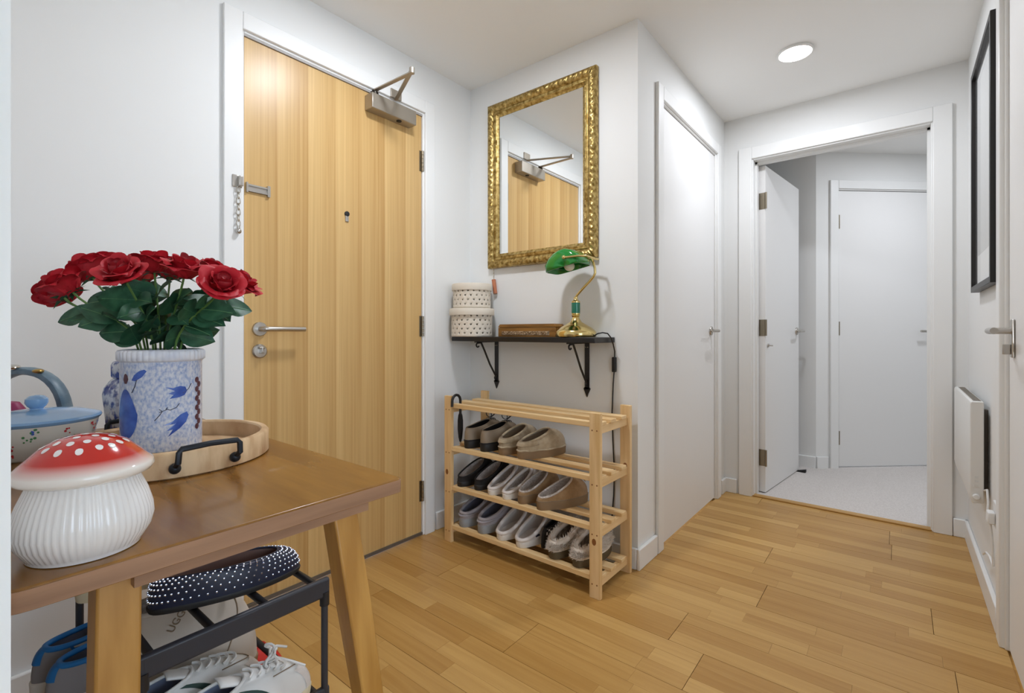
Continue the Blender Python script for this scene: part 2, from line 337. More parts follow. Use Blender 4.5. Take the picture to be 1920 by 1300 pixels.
obj('pivot', G().lathe([(.017, 2.028), (.017, 2.040), (.011, 2.041), (.011, 2.050)], 18, (A+.030, 1.262, 0)), 'pin', cb)
def bar(a, b, wd, hh):
    a, b = Vector(a), Vector(b); d = (b-a); L = d.length; ang = math.atan2(d.y, d.x)
    return G().box(0, L, -wd/2, wd/2, -hh/2, hh/2, Matrix.Rotation(ang, 3, 'Z'), a)
K = (A+.272, 1.270, 2.056)
obj('closer_arm', bar((A+.030, 1.262, 2.049), (K[0], K[1], 2.049), .018, .007), 'closer', cb, bevel=.002)
obj('closer_arm', bar((K[0], K[1], 2.059), (A+.016, 1.386, 2.059), .018, .007).lathe([(.011, 2.044), (.011, 2.068), (.007, 2.071)], 14, (K[0], K[1], 0)).box(A+.01, A+.022, 1.356, 1.416, 2.062, 2.102), 'closer', cb, bevel=.002)
obj('seal_strip', G().box(A-.006, A+.002, .735, 1.558, 2.047, 2.055), mat('seal_grey', (168, 164, 160), .5), d1)
obj('bottom_seal', G().box(A-.006, A+.006, .738, 1.555, .004, .016), mat('seal_metal', (120, 118, 116), .4, .7), d1)
# security chain hanging from the frame
ct = thing('door_chain', 'steel security chain hanging from the white door frame', 'chain', (A+.016, .704, 1.34))
wpart('anchor_plate', G().box(A+.016, A+.021, .690, .722, 1.497, 1.54).box(A+.021, A+.036, .706, .72, 1.50, 1.535), 'steel', ct, bevel=.002)
for k in range(7):
    z = 1.487-k*.0195; g = G()
    pts = [(A+.026+(.006*cos(a) if k % 2 else 0), .707+(0 if k % 2 else .006*cos(a)), z+.0125*sin(a)) for a in [2*PI*i/12 for i in range(12)]]
    wpart('chain_link', g.tube(pts, .0016, 6, True), 'chrome', ct)
wpart('chain_knob', G().ball((A+.027, .707, 1.343), .0095).lathe([(.005, 1.35), (.005, 1.362)], 10, (A+.027, .707, 0)), 'steel', ct)

# --- door 2: cupboard door
frame_trim('trim_2', lambda u, w_, z: (C+w_, u, z), 2.153, 2.986, 2.045, .1, 'white architrave around the closed cupboard door')
d2 = struct('door_2', G().box(C-.05, C-.006, 2.156, 2.983, .008, 2.041), 'doorw', label='closed white flush cupboard door')
lever(d2, (C-.006, 2.915, 1.0), (0, -1, 0), (1, 0, 0), .125)
for z in (1.80, 1.02, .25): hinge(d2, (C+.001, 2.152, z), (0, 1), (1, 0), .1, .004)
# --- doorway trim and door 3 (open leaf)
frame_trim('trim_3', lambda u, w_, z: (u, D-w_, z), -.683, .125, 2.03, .12, 'white architrave around the open doorway', .072, stop=False)
g = G().box(-.683, -.671, D+.045, D+.085, 0, 2.03).box(.113, .125, D+.045, D+.085, 0, 2.03).box(-.683, .125, D+.045, D+.085, 2.018, 2.03)
struct('trim_4', g, 'gloss', label='door stop bead inside the open doorway')
d3 = struct('door_3', G().box(0, .70, -.04, 0, .01, 2.015), 'doorw', label='white door leaf standing open into the far room')
d3.location = (-.676, D+.098, 0); d3.rotation_euler = (0, 0, math.radians(83.5))
lever(d3, (.64, -.04, 1.0), (-1, 0, 0), (0, -1, 0), .12)
lever(d3, (.64, 0, 1.0), (-1, 0, 0), (0, 1, 0), .12)
for z in (1.80, 1.02, .22):
    obj('hinge', G().box(-.002, .001, -.036, -.004, z-.05, z+.05).lathe([(.006, z-.05), (.006, z+.05)], 10, (-.004, -.044, 0)), 'brassy', d3)
tl = obj('thumb_turn_lock', G().lathe([(.012, 0), (.012, -.006)], 18, (.04, -.041, .91), axis='Y').tube([(.04, -.045, .91), (.04, -.07, .91)], .004, 8), 'steel', d3)
wd = tag(obj('door_wedge', G().add([(-.03, -.016, 0), (.03, -.016, 0), (.03, .016, 0), (-.03, .016, 0), (.03, -.016, .020), (.03, .016, .020), (-.03, -.016, .004), (-.03, .016, .004)], [(0, 3, 2, 1), (1, 2, 5, 4), (6, 4, 5, 7), (0, 1, 4, 6), (3, 7, 5, 2), (0, 6, 7, 3)]), 'dark', bevel=.001), 'black rubber wedge on the carpet at the open door', 'door wedge')
wd.location = (-.5385, 3.9345, .004); wd.rotation_euler = (0, 0, math.radians(-6.5))
# --- door 4 in the slanted wall
frame_trim('trim_5', lambda u, w_, z: diag(u, w_, z), .17, .95, 2.03, .1, 'white architrave of the far slanted door')
g = G(); dbox(g, .173, .947, -.05, -.006, .012, 2.026)
d4 = struct('door_4', g, 'doorw', label='closed white door in the slanted far wall')
p4 = diag(.885, -.006, 1.0); lever(d4, p4, tuple(-dg), tuple(dn), .12)
for z in (1.80, 1.02, .22): q = diag(.169, .001, z); hinge(d4, q, (dg.x, dg.y), (dn.x, dn.y), .1, .006)
# --- door 5 in the right wall
frame_trim('trim_6', lambda u, w_, z: (E-w_, u, z), 1.335, 2.13, 2.045, .1, 'white architrave beside the framed picture')
d5 = struct('door_5', G().box(E+.006, E+.05, 1.338, 2.127, .008, 2.041), 'doorw', label='white door in the right wall with long plate handle')
lever(d5, (E+.006, 2.045, .995), (0, -1, 0), (-1, 0, 0), .12, .0095, rose=False, neck=.056)
hp = obj('handle_plate', G().box(E-.002, E+.006, 2.028, 2.062, .915, 1.03), 'steel', d5, bevel=.006)
obj('thumb_turn', G().box(E-.02, E-.002, 2.040, 2.050, .925, .955), 'steel', hp, bevel=.002)

# ------------------------------------------------------------------ ceiling lights
def ceiling_light(name, lamp, x, y, label, on=LAMP_W):
    t = thing(name, label, 'light', (x, y, H-.028), 0, 'round ceiling lights')
    obj('rim', G().lathe([(.074, .028), (.076, .022), (.073, .018), (.068, .017), (.068, .022)], 48, cap0=False, cap1=False), 'plastic', t)
    obj('diffuser', G().lathe([(.0685, .020), (.062, .0175), (.04, .0155), (.002, .015)], 48, cap0=False), 'lampface', t)
    ld = bpy.data.lights.new(lamp, 'AREA'); ld.shape = 'DISK'; ld.size = .15; ld.energy = on; ld.color = (.87, .915, 1)
    lo = bpy.data.objects.new(lamp, ld); COL.objects.link(lo); lo.parent = t; lo.location = (0, 0, .013)
    return t
ceiling_light('ceiling_light', 'ceiling_lamp', -.377, 2.584, 'lit round ceiling light before the open doorway')
# above the frame: gives the glow on the oak door and the shadow of the door closer
ceiling_light('ceiling_light_offscreen', 'ceiling_lamp_offscreen', -1.12, 1.12, 'lit round ceiling light near the oak front door', LAMP_W*1.4)
# in the far room, hidden by the wall beside the doorway: gives the shade edge that runs over the floor from the right jamb
ceiling_light('far_room_light_offscreen', 'far_room_lamp_offscreen', .415, 3.88, 'lit round ceiling light in the far room', LAMP_W*1.1)

# ------------------------------------------------------------------ mirror
mx0, mx1, mz0, mz1 = -1.668, -1.033, 1.322, 2.167
mt = thing('wall_mirror', 'rectangular mirror in an ornate antique gold frame', 'mirror', ((mx0+mx1)/2, B, mz0))
FW = .072
def frame_side(a, b, inn):          # outer corners a->b; inn: inward direction; mitred
    a, b, inn = Vector(a), Vector(b), Vector(inn); d = (b-a).normalized(); L = (b-a).length
    prof = [(0, 0), (0, .018), (.003, .026), (.008, .030), (.014, .033), (.020, .034), (.026, .033), (.032, .030), (.037, .026), (.040, .022), (.043, .024), (.047, .0245), (.051, .022), (.054, .0235), (.058, .0225), (.061, .018), (.066, .014), (.072, .012)]
    n = int(L/.0045)
    def fn(i, j):
        q, dep = prof[j]; l = lerp(q, L-q, i/n)
        if 2 <= j <= 8:
            e = sin(PI*(q-.003)/.035); ph = l/.052*2*PI
            rel = sin(ph+ (q-.02)*120)*.5+.5*sin(2.03*ph-(q-.02)*210+1)+.45*sin(3.7*ph+q*380)
            dep += .0042*e*rel
        if j in (13, 14): dep += .0022*sin(l/.0075*2*PI)
        p = a+d*l+inn*q; return (p.x, B-.002-dep, p.z)
    return G().add([fn(i, j) for i in range(n+1) for j in range(len(prof))], [(i*len(prof)+j, (i+1)*len(prof)+j, (i+1)*len(prof)+j+1, i*len(prof)+j+1) for i in range(n) for j in range(len(prof)-1)])
c0, c1, c2, c3 = (mx0, 0, mz0), (mx1, 0, mz0), (mx1, 0, mz1), (mx0, 0, mz1)
for a, b, i in ((c0, c1, (0, 0, 1)), (c1, c2, (-1, 0, 0)), (c2, c3, (0, 0, -1)), (c3, c0, (1, 0, 0))):
    wpart('frame_side', frame_side(a, b, i), 'gold', mt, smooth=60)
wpart('glass', G().box(mx0+FW-.004, mx1-FW+.004, B-.013, B-.011, mz0+FW-.004, mz1-FW+.004), 'mirror', mt, smooth=0)
wpart('backing', G().box(mx0+.004, mx1-.004, B-.011, B-.001, mz0+.004, mz1-.004), 'gold2', mt)
# copper tag on a little chain under the mirror
ft = thing('key_fob', 'copper tube tag on a short chain below the mirror', 'key fob', (-1.632, B-.012, 1.19))
for k in range(6):
    wpart('chain_link', G().tube([(-1.637+(.003*cos(a) if k % 2 else 0), B-.012+(0 if k % 2 else .003*cos(a)), 1.317-k*.0085+.006*sin(a)) for a in [2*PI*i/10 for i in range(10)]], .0011, 5, True), 'chrome', ft)
wpart('tag', G().tube([(-1.638, B-.012, 1.265), (-1.626, B-.012, 1.192)], .0105, 14), 'copper', ft)

# ------------------------------------------------------------------ wall shelf, brackets
sx0, sx1, sy = -1.778, -.955, 1.72
sh = thing('wall_shelf', 'black wooden shelf board on scrolled iron brackets', 'shelf', ((sx0+sx1)/2, B, .70))
wpart('board', G().box(sx0, sx1, sy, B-.001, .947, .970), 'blackwood', sh, bevel=.002)
obj('edge_bead', G().box(sx0-sh.location.x, sx1-sh.location.x, sy-B-.0015, sy-B+.001, .957-.70, .960-.70), 'black', sh)
for x in (-1.625, -1.09):
    b = wpart('bracket', G().box(x-.011, x+.011, B-.006, B-.001, .735, .947).box(x-.009, x+.009, 1.735, B-.001, .941, .947), 'black', sh)
    lx = [(0, 0, 0)]
    g = G().prism([(-.011, .745), (-.017, .738), (-.012, .727), (0, .700), (.012, .727), (.017, .738), (.011, .745)], .005, lambda u, v, h: (x+u, B-.001-h, v))
    q = wpart('spear_tip', g, 'black', sh)
    wpart('stay', G().tube([(x, 1.775, .940), (x, 1.80, .90), (x, 1.84, .83), (x, 1.875, .782), (x, 1.888, .765)], .0048, 8), 'black', sh)
    cur = [(x, 1.775, .940), (x, 1.755, .938)]+[(x, 1.752+.010*sin(a)-.002, .928+.010*cos(a)) for a in [-.2-.5*i for i in range(9)]]
    wpart('scroll_hook', G().tube(cur, .0038, 8), 'black', sh)
    wpart('scroll_hook', G().tube([(x, 1.888, .765)]+[(x, 1.885+.007*sin(a), .757+.007*cos(a)) for a in [-.5*i for i in range(9)]], .0035, 8), 'black', sh)
    for sxx in (-.005, .005): wpart('screw', G().ball((x+sxx, B-.007, .925), .003, 8, 6), 'chrome', sh)

# round woven boxes
def hatbox(z, rb, rl, hb, label):
    t = thing('woven_box', label, 'box', (-1.695, 1.782, z))
    nc = 84; nr = max(8, round(hb/.0072)); g = G()
    vs = [(rb*cos(2*PI*j/nc), rb*sin(2*PI*j/nc), hb*i/nr) for i in range(nr+1) for j in range(nc)]
    fs = [(i*nc+j, i*nc+(j+1) % nc, (i+1)*nc+(j+1) % nc, (i+1)*nc+j) for i in range(nr) for j in range(nc)
          if not (i % 3 == 2 and i < nr-1 and (j+2*((i//3) % 2)) % 4 == 0)]          # openings of the weave
    body = obj('body', g.add(vs, fs), 'box', t, solid=.003)
    obj('bottom', G().lathe([(rb-.003, .0), (rb-.001, .004)], 48), 'box', t)
    g = G()
    for s_ in (1, -1):
        for k in range(24):
            g.tube([(cos(2*PI*(k+.5)/24+s_*i*.044)*(rb+.0010), sin(2*PI*(k+.5)/24+s_*i*.044)*(rb+.0010), .006+(hb-.012)*i/6) for i in range(7)], .0008, 4)
    w_ = obj('weave', g, 'box', body); w_['kind'] = 'stuff'
    obj('lid', G().lathe([(rl, hb-.014), (rl+.001, hb-.010), (rl+.001, hb+.016), (rl-.002, hb+.02), (.002, hb+.022)], 48), 'box', t)
    return t
hatbox(.970, .102, .114, .121, 'larger cream woven round box standing on the black shelf')
hatbox(1.113, .094, .101, .102, 'smaller cream woven round box stacked on the larger one')
# carved wooden box
cb_ = thing('carved_wooden_box', 'long brown wooden box with a carved front panel on the shelf', 'box', (-1.358, 1.830, .970))
obj('body', G().box(-.168, .168, -.04, .035, 0, .0435), 'carved', cb_, bevel=.002)
obj('inner_lip', G().box(-.163, .163, -.035, .030, .042, .048), 'carved', cb_)
obj('lid', G().prism([(-.168, .0455), (.168, .0455), (.168, .048), (.158, .060), (-.158, .060), (-.168, .048)], .075, lambda u, v, h: (u, -.04+h, v)), 'carved', cb_, bevel=.0006)
obj('carved_panel', G().box(-.145, .135, -.0425, -.04, .008, .026), 'carved2', cb_, bevel=.001)
g = G()
for k in range(14): g.tube([(-.135+k*.019+.007*cos(a), -.0428, .017+.006*sin(a)) for a in [2*PI*i/8 for i in range(8)]], .0012, 4, True)
o = obj('carving', g, 'carved', cb_); o['kind'] = 'stuff'

# banker's lamp
lp = thing('desk_lamp', "brass banker's lamp with green glass shade on the black shelf", 'lamp', (-1.095, 1.805, .970))
obj('base', G().lathe([(.080, 0), (.088, .003), (.090, .010), (.089, .022), (.083, .030), (.076, .034), (.070, .040), (.045, .055), (.026, .066), (.017, .080), (.014, .088)], 48), 'brass', lp)
obj('collar', G().lathe([(.012, .086), (.017, .089), (.019, .094), (.016, .098), (.019, .100), (.019, .104)], 28), 'brass', lp)
obj('column', G().lathe([(.0185, .103), (.019, .106), (.019, .148), (.0185, .151)], 28), 'teal', lp)
obj('collar', G().lathe([(.019, .150), (.019, .156), (.012, .160), (.009, .166), (.009, .174), (.006, .176)], 28), 'brass', lp)
arm = [(0, 0, .172), (.006, 0, .182), (.03, 0, .205), (.07, 0, .240), (.088, 0, .258), (.095, 0, .272), (.094, 0, .29), (.086, 0, .318), (.080, 0, .330)]
obj('arm', G().tube(arm, .0055, 10), 'brass', lp)
yk = obj('yoke', G().tube([(-.005, -.085, .338), (.06, -.083, .338), (.094, -.076, .336), (.100, -.05, .333), (.098, 0, .331), (.098, .022, .333), (.092, .032, .336), (.06, .037, .338), (-.005, .039, .338)], .0045, 10), 'brass', lp)
for s_ in (-.088, .040): obj('pivot_knob', G().ball((-.005, s_, .338), .0085), 'brass', yk)
ps = [(-.112, .270), (-.118, .300), (-.100, .328), (-.075, .350), (-.045, .364), (-.012, .367), (.018, .358), (.043, .340), (.057, .316), (.060, .300)]
rr = []
for y_, k in ((-.082, .0), (-.0815, .55), (-.078, .85), (-.070, .96), (-.05, 1), (-.02, 1), (.010, 1), (.024, .96), (.032, .85), (.0355, .55), (.036, 0)):
    rr.append([(lerp(-.005, u, k) if k else -.005+(u+.005)*.02, y_, lerp(.289, v, k) if k else .289+(v-.289)*.02) for u, v in ps])
rr = [[(x, y, z+.012) for x, y, z in r] for r in rr]
shd = obj('lamp_shade', G().rings(rr, False, False, closed=False), 'green', lp, solid=.003, smooth=60)
obj('bulb', G().ball((-.03, -.005, .312), .022, 16, 10, (1, 1.3, 1)), 'bulb', lp)
cdp = [(.088, 0, .006), (.105, .005, .016), (.125, .01, .020), (.143, .02, .016), (.151, .035, -.002), (.151, .055, -.03), (.146, .078, -.06), (.143, .083, -.09)]
c_ = obj('cord', G().tube([(x, y, z) for x, y, z in cdp]+[(.141, .083, -.145), (.136, .084, -.2), (.130, .085, -.33), (.134, .085, -.45), (.141, .085, -.58), (.138, .085, -.68), (.128, .085, -.8), (.10, .085, -.85)], .0028, 8), 'black', lp)
obj('cord_switch', G().box(.133, .150, .073, .092, -.15, -.085), 'black', c_, bevel=.004)
obj('cord', G().tube([(-.32, .085, -.48), (-.28, .085, -.535), (-.22, .085, -.56), (-.17, .085, -.535), (-.15, .085, -.48)], .0028, 8), 'black', lp)

# ------------------------------------------------------------------ pine shoe rack
RX0, RX1, RY0, RY1 = -1.688, -.858, 1.585, 1.858
rk = thing('pine_shoe_rack', 'four tier slatted pine shoe rack under the shelf', 'shoe rack', ((RX0+RX1)/2, (RY0+RY1)/2, 0))
PW = .045; PT = .018
for x0 in (RX0, RX1-PW):
    for y0, y1, dz in ((RY0, RY0+PT, 0), (RY1-PT, RY1, .0)):
        p = wpart('post', G().box(x0, x0+PW, y0, y1, 0, .690), 'pinez', rk, bevel=.0015)
tiers = (.655, .452, .267, .082)
for tz in tiers:
    for k, yy in enumerate((RY0+.012, RY0+.098, RY0+.188)):
        x0, x1 = (RX0+PW-.02, RX1-PW+.02)
        if k == 0: wpart('slat', G().box(RX0+PW, RX1-PW, RY0+.004, RY0+.034, tz-.020, tz), 'pine', rk, bevel=.002); wpart('slat', G().box(RX1-PW, RX1-.004, RY0+PT+.002, RY0+PT+.042, tz-.014, tz), 'pine', rk, bevel=.002)
        else: wpart('slat', G().box(RX0+.004, RX1-.004, yy-.022+.02, yy+.022+.02, tz-.014, tz), 'pine', rk, bevel=.002)
    for x0 in (RX0+.012, RX1-.032):
        wpart('side_rail', G().box(x0, x0+.020, RY0+PT, RY1-PT, tz-.046, tz-.014), 'piney', rk, bevel=.0015)
    for x in (RX1-.033, RX1-.013, RX0+.012, RX0+.032): wpart('dowel', G().lathe([(.003, RY0-.0006), (.003, RY0+.002)], 10, (x, 0, tz-.03), axis='Y'), 'knot', rk)
for x, z in ((RX0+.018, .33), (RX1-.022, .44), (RX1-.025, .21)):
    wpart('knot', G().add([(x+.009*cos(a), RY0-.0004 if z != .44 else RY1-PT-.0004, z+.013*sin(a)) for a in [2*PI*i/12 for i in range(12)]], [tuple(range(12))]), 'knot', rk, smooth=0)

# ------------------------------------------------------------------ shoes
def shoe(name, label, loc, rz, group=None, L=.25, W=.088, hs=.022, hh=.045, hi=.075, ip=2.0, xc=.36, a=.25, b=.030, up='tan', li='fleece', so='tansole', collar=.004, cm=None, toe=.0, cat='shoe', heel=0, sock=.55):
    """shoe with +x towards the toe, origin under the back of the heel"""
    t = thing(name, label, cat, loc, rz, group); N = 44
    def out(ph, k=1.0):
        x = L/2+L/2*cos(ph)*k; fr = min(max(x/L, 0), 1)
        wd = W/2*(.80+.22*sin(PI*min(fr*.85, 1))**2)*k
        s = sin(ph); return x, wd*(abs(s)**.72)*(1 if s >= 0 else -1)
    def rim(ph):
        q = ((1+cos(ph))/2)**ip
        return L*xc+L*a*cos(ph), b*(abs(sin(ph))**.85)*(1 if sin(ph) >= 0 else -1), hs+lerp(hh, hi, q)
    def U(ph, k, off=0):
        ox, oy = out(ph); rx, ry, rz_ = rim(ph); fr = 1-cos(k*PI/2); e = sin(k*PI/2)**.85
        z = hs+(rz_-hs)*e
        x, y = lerp(ox, rx, fr), lerp(oy, ry, fr)
        if off: dx, dy = ox-rx, oy-ry; q = math.hypot(dx, dy) or 1; x += dx/q*off; y += dy/q*off; z += off*.7
        return (x, y, z)
    ang = [2*PI*i/N for i in range(N)]
    # sole with a welt edge
    rr = []
    for z, k in ((0, .985), (.002, 1.0), (hs*.55, 1.012), (hs, 1.02), (hs+.002, 1.0)):
        rr.append([(out(p, k)[0], out(p, k)[1], z if not heel or out(p)[0] < L*.35 or z > heel else max(z, heel*.0)) for p in ang])
    obj('sole', G().rings(rr), so, t)
    obj('upper', G().rings([[U(p, k/9) for p in ang] for k in range(10)], False, False), up, t, smooth=60)
    obj('collar', G().tube([rim(p) for p in ang], collar, 8, True), cm or up, t, smooth=80)
    rr = []
    for k in range(7):
        f = k/6; ring = []
        for p in ang:
            x, y, z = rim(p); ox, oy = out(p, .9)
            q = sin(f*PI/2); x2, y2 = lerp(x, ox if cos(p) < 0 else lerp(x, ox, sock), q*.8), lerp(y, oy*.92, q*.8)
            ring.append((x2, y2, lerp(z, hs+.006, f)))
        rr.append(ring)
    obj('lining', G().rings(rr, False, True), li, t, smooth=60)
    return t, U, rim, out
def laces(t, U, x_from, x_to, n, m='lace', wd=.5, off=.004, r=.0022):
    for i in range(n):
        k = lerp(x_from, x_to, i/(n-1)); pts = []
        for q in range(9):
            ph = lerp(-wd, wd, q/8); p = U(ph, k, off); pts.append(p)
        obj('lace', G().tube(pts, r, 6), m, t)
def patch(t, U, ph0, ph1, k0, k1, m, name, off=.0012):
    return obj(name, G().grid(lambda u, v: U(lerp(ph0, ph1, u), lerp(k0, k1, v), off), 8, 10), m, t)
# on the pine rack
def on_rack(px, tz): return (px[0], px[1], tz+.0005)
Z2, Z3, Z4 = tiers[1], tiers[2], tiers[3]
for i, (x, lb) in enumerate(((-1.566, 'taupe lace-up shoe with black sole, next to the rack post'), (-1.465, 'taupe lace-up shoe with black sole, beside the sand clogs'))):
    t, U, rim, out = shoe('lace_up_shoe', lb, (x, 1.605, Z2), math.radians(88), 'taupe lace-up shoes', L=.255, W=.092, hs=.034, hh=.058, hi=.082, xc=.33, a=.28, b=.032, up='taupe', li='shoeblk', so='sole_d', cm='taupe', collar=.0025)
    obj('welt', G().rings([[(out(p, k)[0], out(p, k)[1], z) for p in [2*PI*j/44 for j in range(44)]] for z, k in ((.034, 1.03), (.038, 1.03), (.040, 1.0))]), 'shoeblk', t)
    obj('heel_seam', G().tube([U(PI-.55, k/8, .001) for k in range(9)], .0012, 6), 'seam', t)
    laces(t, U, .80, .98, 3, 'shoeblk', .5)
    for s_ in (-1, 1):
        q = Vector(U(0, .97, .012)); obj('lace_loop', G().tube([(q.x+.012*cos(a)-.0, q.y+s_*(.016+.014*sin(a)), q.z+.012+.012*sin(a+.6)) for a in [2*PI*j/14 for j in range(14)]], .002, 6, True), 'shoeblk', t)
for x, rz, lb in ((-1.362, 85, 'sand suede clog with heel strap, beside the lace-up shoes'), (-1.262, 70, 'sand suede clog with heel strap, at the open end of its row')):
    t, U, rim, out = shoe('suede_clog', lb, (x, 1.612, Z2), math.radians(rz), 'sand suede clogs', L=.245, W=.094, hs=.032, hh=.036, hi=.082, ip=1.2, xc=.36, a=.29, b=.037, up='sand', li='taupe', so='tansole', cm='sand', collar=.0055)
    obj('heel_strap', G().rings([[U(lerp(PI*.62, PI*1.38, j/20), k, .003+.002*(k > .3)*(k < .95)) for j in range(21)] for k in (.3, .35, .65, .95, 1.0)], False, False, closed=False), 'sand', t, solid=.003)
    obj('edge_trim', G().tube([(out(p, 1.01)[0], out(p, 1.01)[1], .035+.001*sin(9*p)) for p in [2*PI*j/44 for j in range(44)]], .0035, 6, True), 'sand', t)
for x, y_, lb in ((-1.606, 1.60, 'black suede slipper with grey fleece lining, next to the rack post'), (-1.508, 1.612, 'black suede slipper with grey fleece lining, beside the white slippers')):
    t, U, rim, out = shoe('black_slipper', lb, (x, y_, Z3), math.radians(90), 'black suede slippers', L=.245, W=.090, hs=.022, hh=.022, hi=.080, ip=1.35, xc=.36, a=.33, b=.037, up='shoeblk', li='fleece', so='sole_d', collar=.004)
for i, (x, y_, rz, lb) in enumerate(((-1.418, 1.602, 86, 'white fleece slipper beside the black slippers, middle tier'), (-1.332, 1.600, 84, 'white fleece slipper beside the tan slippers, middle tier'))):
    t, U, rim, out = shoe('fleece_slipper', lb, (x, y_, Z3), math.radians(rz), 'white fleece slippers of the middle tier', L=.245, W=.080, hs=.022, hh=.006, hi=.080, ip=1.35, xc=.36, a=.335, b=.032, up='whites', li='fleece', so='whitesole', collar=.008)
for x, y_, rz, lb in ((-1.246, 1.600, 82, 'tan suede slipper with tie, beside the white slippers'), (-1.148, 1.594, 66, 'tan suede slipper with tie, at the open end of its row')):
    t, U, rim, out = shoe('suede_slipper', lb, (x, y_, Z3), math.radians(rz), 'tan suede slippers', L=.245, W=.086, hs=.034, hh=.016, hi=.076, ip=1.35, xc=.35, a=.31, b=.034, up='tan', li='fleece', so='tansole', collar=.0045, cm='fleece')
    obj('seam_line', G().tube([(out(p, 1.012)[0], out(p, 1.012)[1], .0355) for p in [2*PI*j/44 for j in range(44)]], .0016, 6, True), 'seam', t)
    q = Vector(U(0, .9, .004))
    for s_ in (-1, 1): obj('tie', G().tube([q, q+Vector((.012, s_*.012, .008)), q+Vector((.03, s_*.018, -.004)), q+Vector((.045, s_*.02, -.022))], .0018, 6), 'tan', t)
for x, y_, rz, lb in ((-1.592, 1.600, 88, 'grey slipper with chunky sole, next to the rack post'), (-1.474, 1.600, 87, 'grey slipper with chunky sole, beside the white slippers')):
    t, U, rim, out = shoe('grey_slipper', lb, (x, y_, Z4), math.radians(rz), 'grey chunky slippers', L=.245, W=.102, hs=.036, hh=.026, hi=.078, ip=1.3, xc=.36, a=.32, b=.041, up='greys', li='greyin', so='greysole', collar=.008)
    obj('heel_band', G().tube([U(lerp(PI*.5, PI*1.5, j/24), .35, .003) for j in range(25)], .004, 6), 'greys', t)
for i, (x, y_, rz, lb) in enumerate(((-1.360, 1.600, 87, 'white fleece slipper without tab on the bottom tier'), (-1.250, 1.597, 86, 'white fleece slipper with dark side tab on the bottom tier'))):
    t, U, rim, out = shoe('fleece_slipper', lb, (x, y_, Z4), math.radians(rz), 'white fleece slippers of the bottom tier', L=.245, W=.100, hs=.024, hh=.007, hi=.090, ip=1.35, xc=.37, a=.35, b=.041, up='whites', li='whites', so='whitesole', collar=.009)
    if i: patch(t, U, -2.05, -1.85, .25, .55, 'navy', 'side_tab', .002)
for i, (x, y_, rz, lb) in enumerate(((-1.084, 1.600, 87, 'shaggy cream fur slipper beside the white slippers'), (-.972, 1.600, 87, 'shaggy cream fur slipper against the rack post'))):
    t, U, rim, out = shoe('fur_slipper', lb, (x, y_, Z4), math.radians(rz), 'shaggy fur slippers', L=.245, W=.098, hs=.028, hh=.030, hi=.078, ip=1.2, xc=.37, a=.31, b=.036, up='fur', li='furd', so='olive', collar=.012, cm='fur')
    g = G(); rnd = random.Random(i)
    for q in range(2600):
        ph = rnd.uniform(0, 2*PI); k = rnd.uniform(.12, 1.12)
        if k <= 1: p = Vector(U(ph, k)); ox, oy = out(ph); d = Vector((ox-L_ if False else p.x-.0875, p.y, .02)).normalized()
        else: p = Vector(rim(ph))+Vector((0, 0, .010)); d = Vector((rnd.uniform(-.6, .6), rnd.uniform(-.6, .6), 1))
        d = (d+Vector((rnd.uniform(-.5, .5), rnd.uniform(-.5, .5), rnd.uniform(-.3, .6)))).normalized()
        s1 = d.orthogonal().normalized()*.0021; s2 = d.cross(s1); tip = p+d*rnd.uniform(.012, .024)+Vector((0, 0, -.003))
        g.add([p+s1, p-s1*.5+s2, p-s1*.5-s2, tip], [(0, 1, 3), (1, 2, 3), (2, 0, 3)])
    f_ = obj('fur', g, 'fur', t, smooth=0); f_['kind'] = 'stuff'
# patterned slipper behind the white ones
t, U, rim, out = shoe('checked_slipper', 'black and white checked slipper with yellow patch behind the fleece slippers', (-1.169, 1.655, Z4), math.radians(86), L=.19, W=.046, b=.014, hs=.018, hh=.06, hi=.085, up='check', li='check', so='sole_d')
for a_ in range(14):
    for k_ in range(4):
        if (a_+k_) % 2: patch(t, U, -2.6+a_*.2, -2.45+a_*.2, .15+.2*k_, .32+.2*k_, 'whites', 'white_check', .0012)
patch(t, U, -.5, .5, .45, .9, 'yellow', 'yellow_patch', .002)
# umbrella hanging on the top tier
um = thing('folded_umbrella', 'folded black umbrella hooked on the top slat of the pine rack', 'umbrella', (-1.629, 1.633, .47))
hk = [(0, 0, .12), (0, 0, .18)]+[(0, -.027+.027*cos(a), .195+.030*sin(a)) for a in [PI*i/10 for i in range(11)]]+[(0, -.055, .172)]
obj('handle', G().tube(hk, .0065, 10), 'black', um)
obj('canopy', G().lathe([(.004, 0), (.008, .02), (.0115, .06), (.0115, .10), (.009, .125), (.006, .135)], 16, mod=lambda a, z: 1+.12*cos(8*a)), 'shoeblk', um)
obj('ferrule', G().lathe([(.002, -.012), (.003, .002)], 8), 'chrome', um)

# ------------------------------------------------------------------ side table
TT = .75; TX0, TX1, TY0, TY1 = -1.56, -.640, .035, .507
tb = thing('side_table', 'walnut topped wooden table with splayed oak legs', 'table', ((TX0+TX1)/2, (TY0+TY1)/2, 0))
rc = .035; pol = []
for cx_, cy_, a0 in ((TX1-rc, TY1-rc, 0), (TX0+rc, TY1-rc, PI/2), (TX0+rc, TY0+rc, PI), (TX1-rc, TY0+rc, 1.5*PI)):
    r_ = .010 if (cx_ > -1 and cy_ > .3) else rc
    cx2 = TX1-r_ if cx_ > -1 else TX0+r_; cy2 = TY1-r_ if cy_ > .3 else TY0+r_
    pol += [(cx2+r_*cos(a0+PI/2*i/6), cy2+r_*sin(a0+PI/2*i/6)) for i in range(7)]
wpart('tabletop', G().prism(pol, .024, lambda u, v, h: (u, v, TT-.024+h)), 'walnut', tb, bevel=.002)
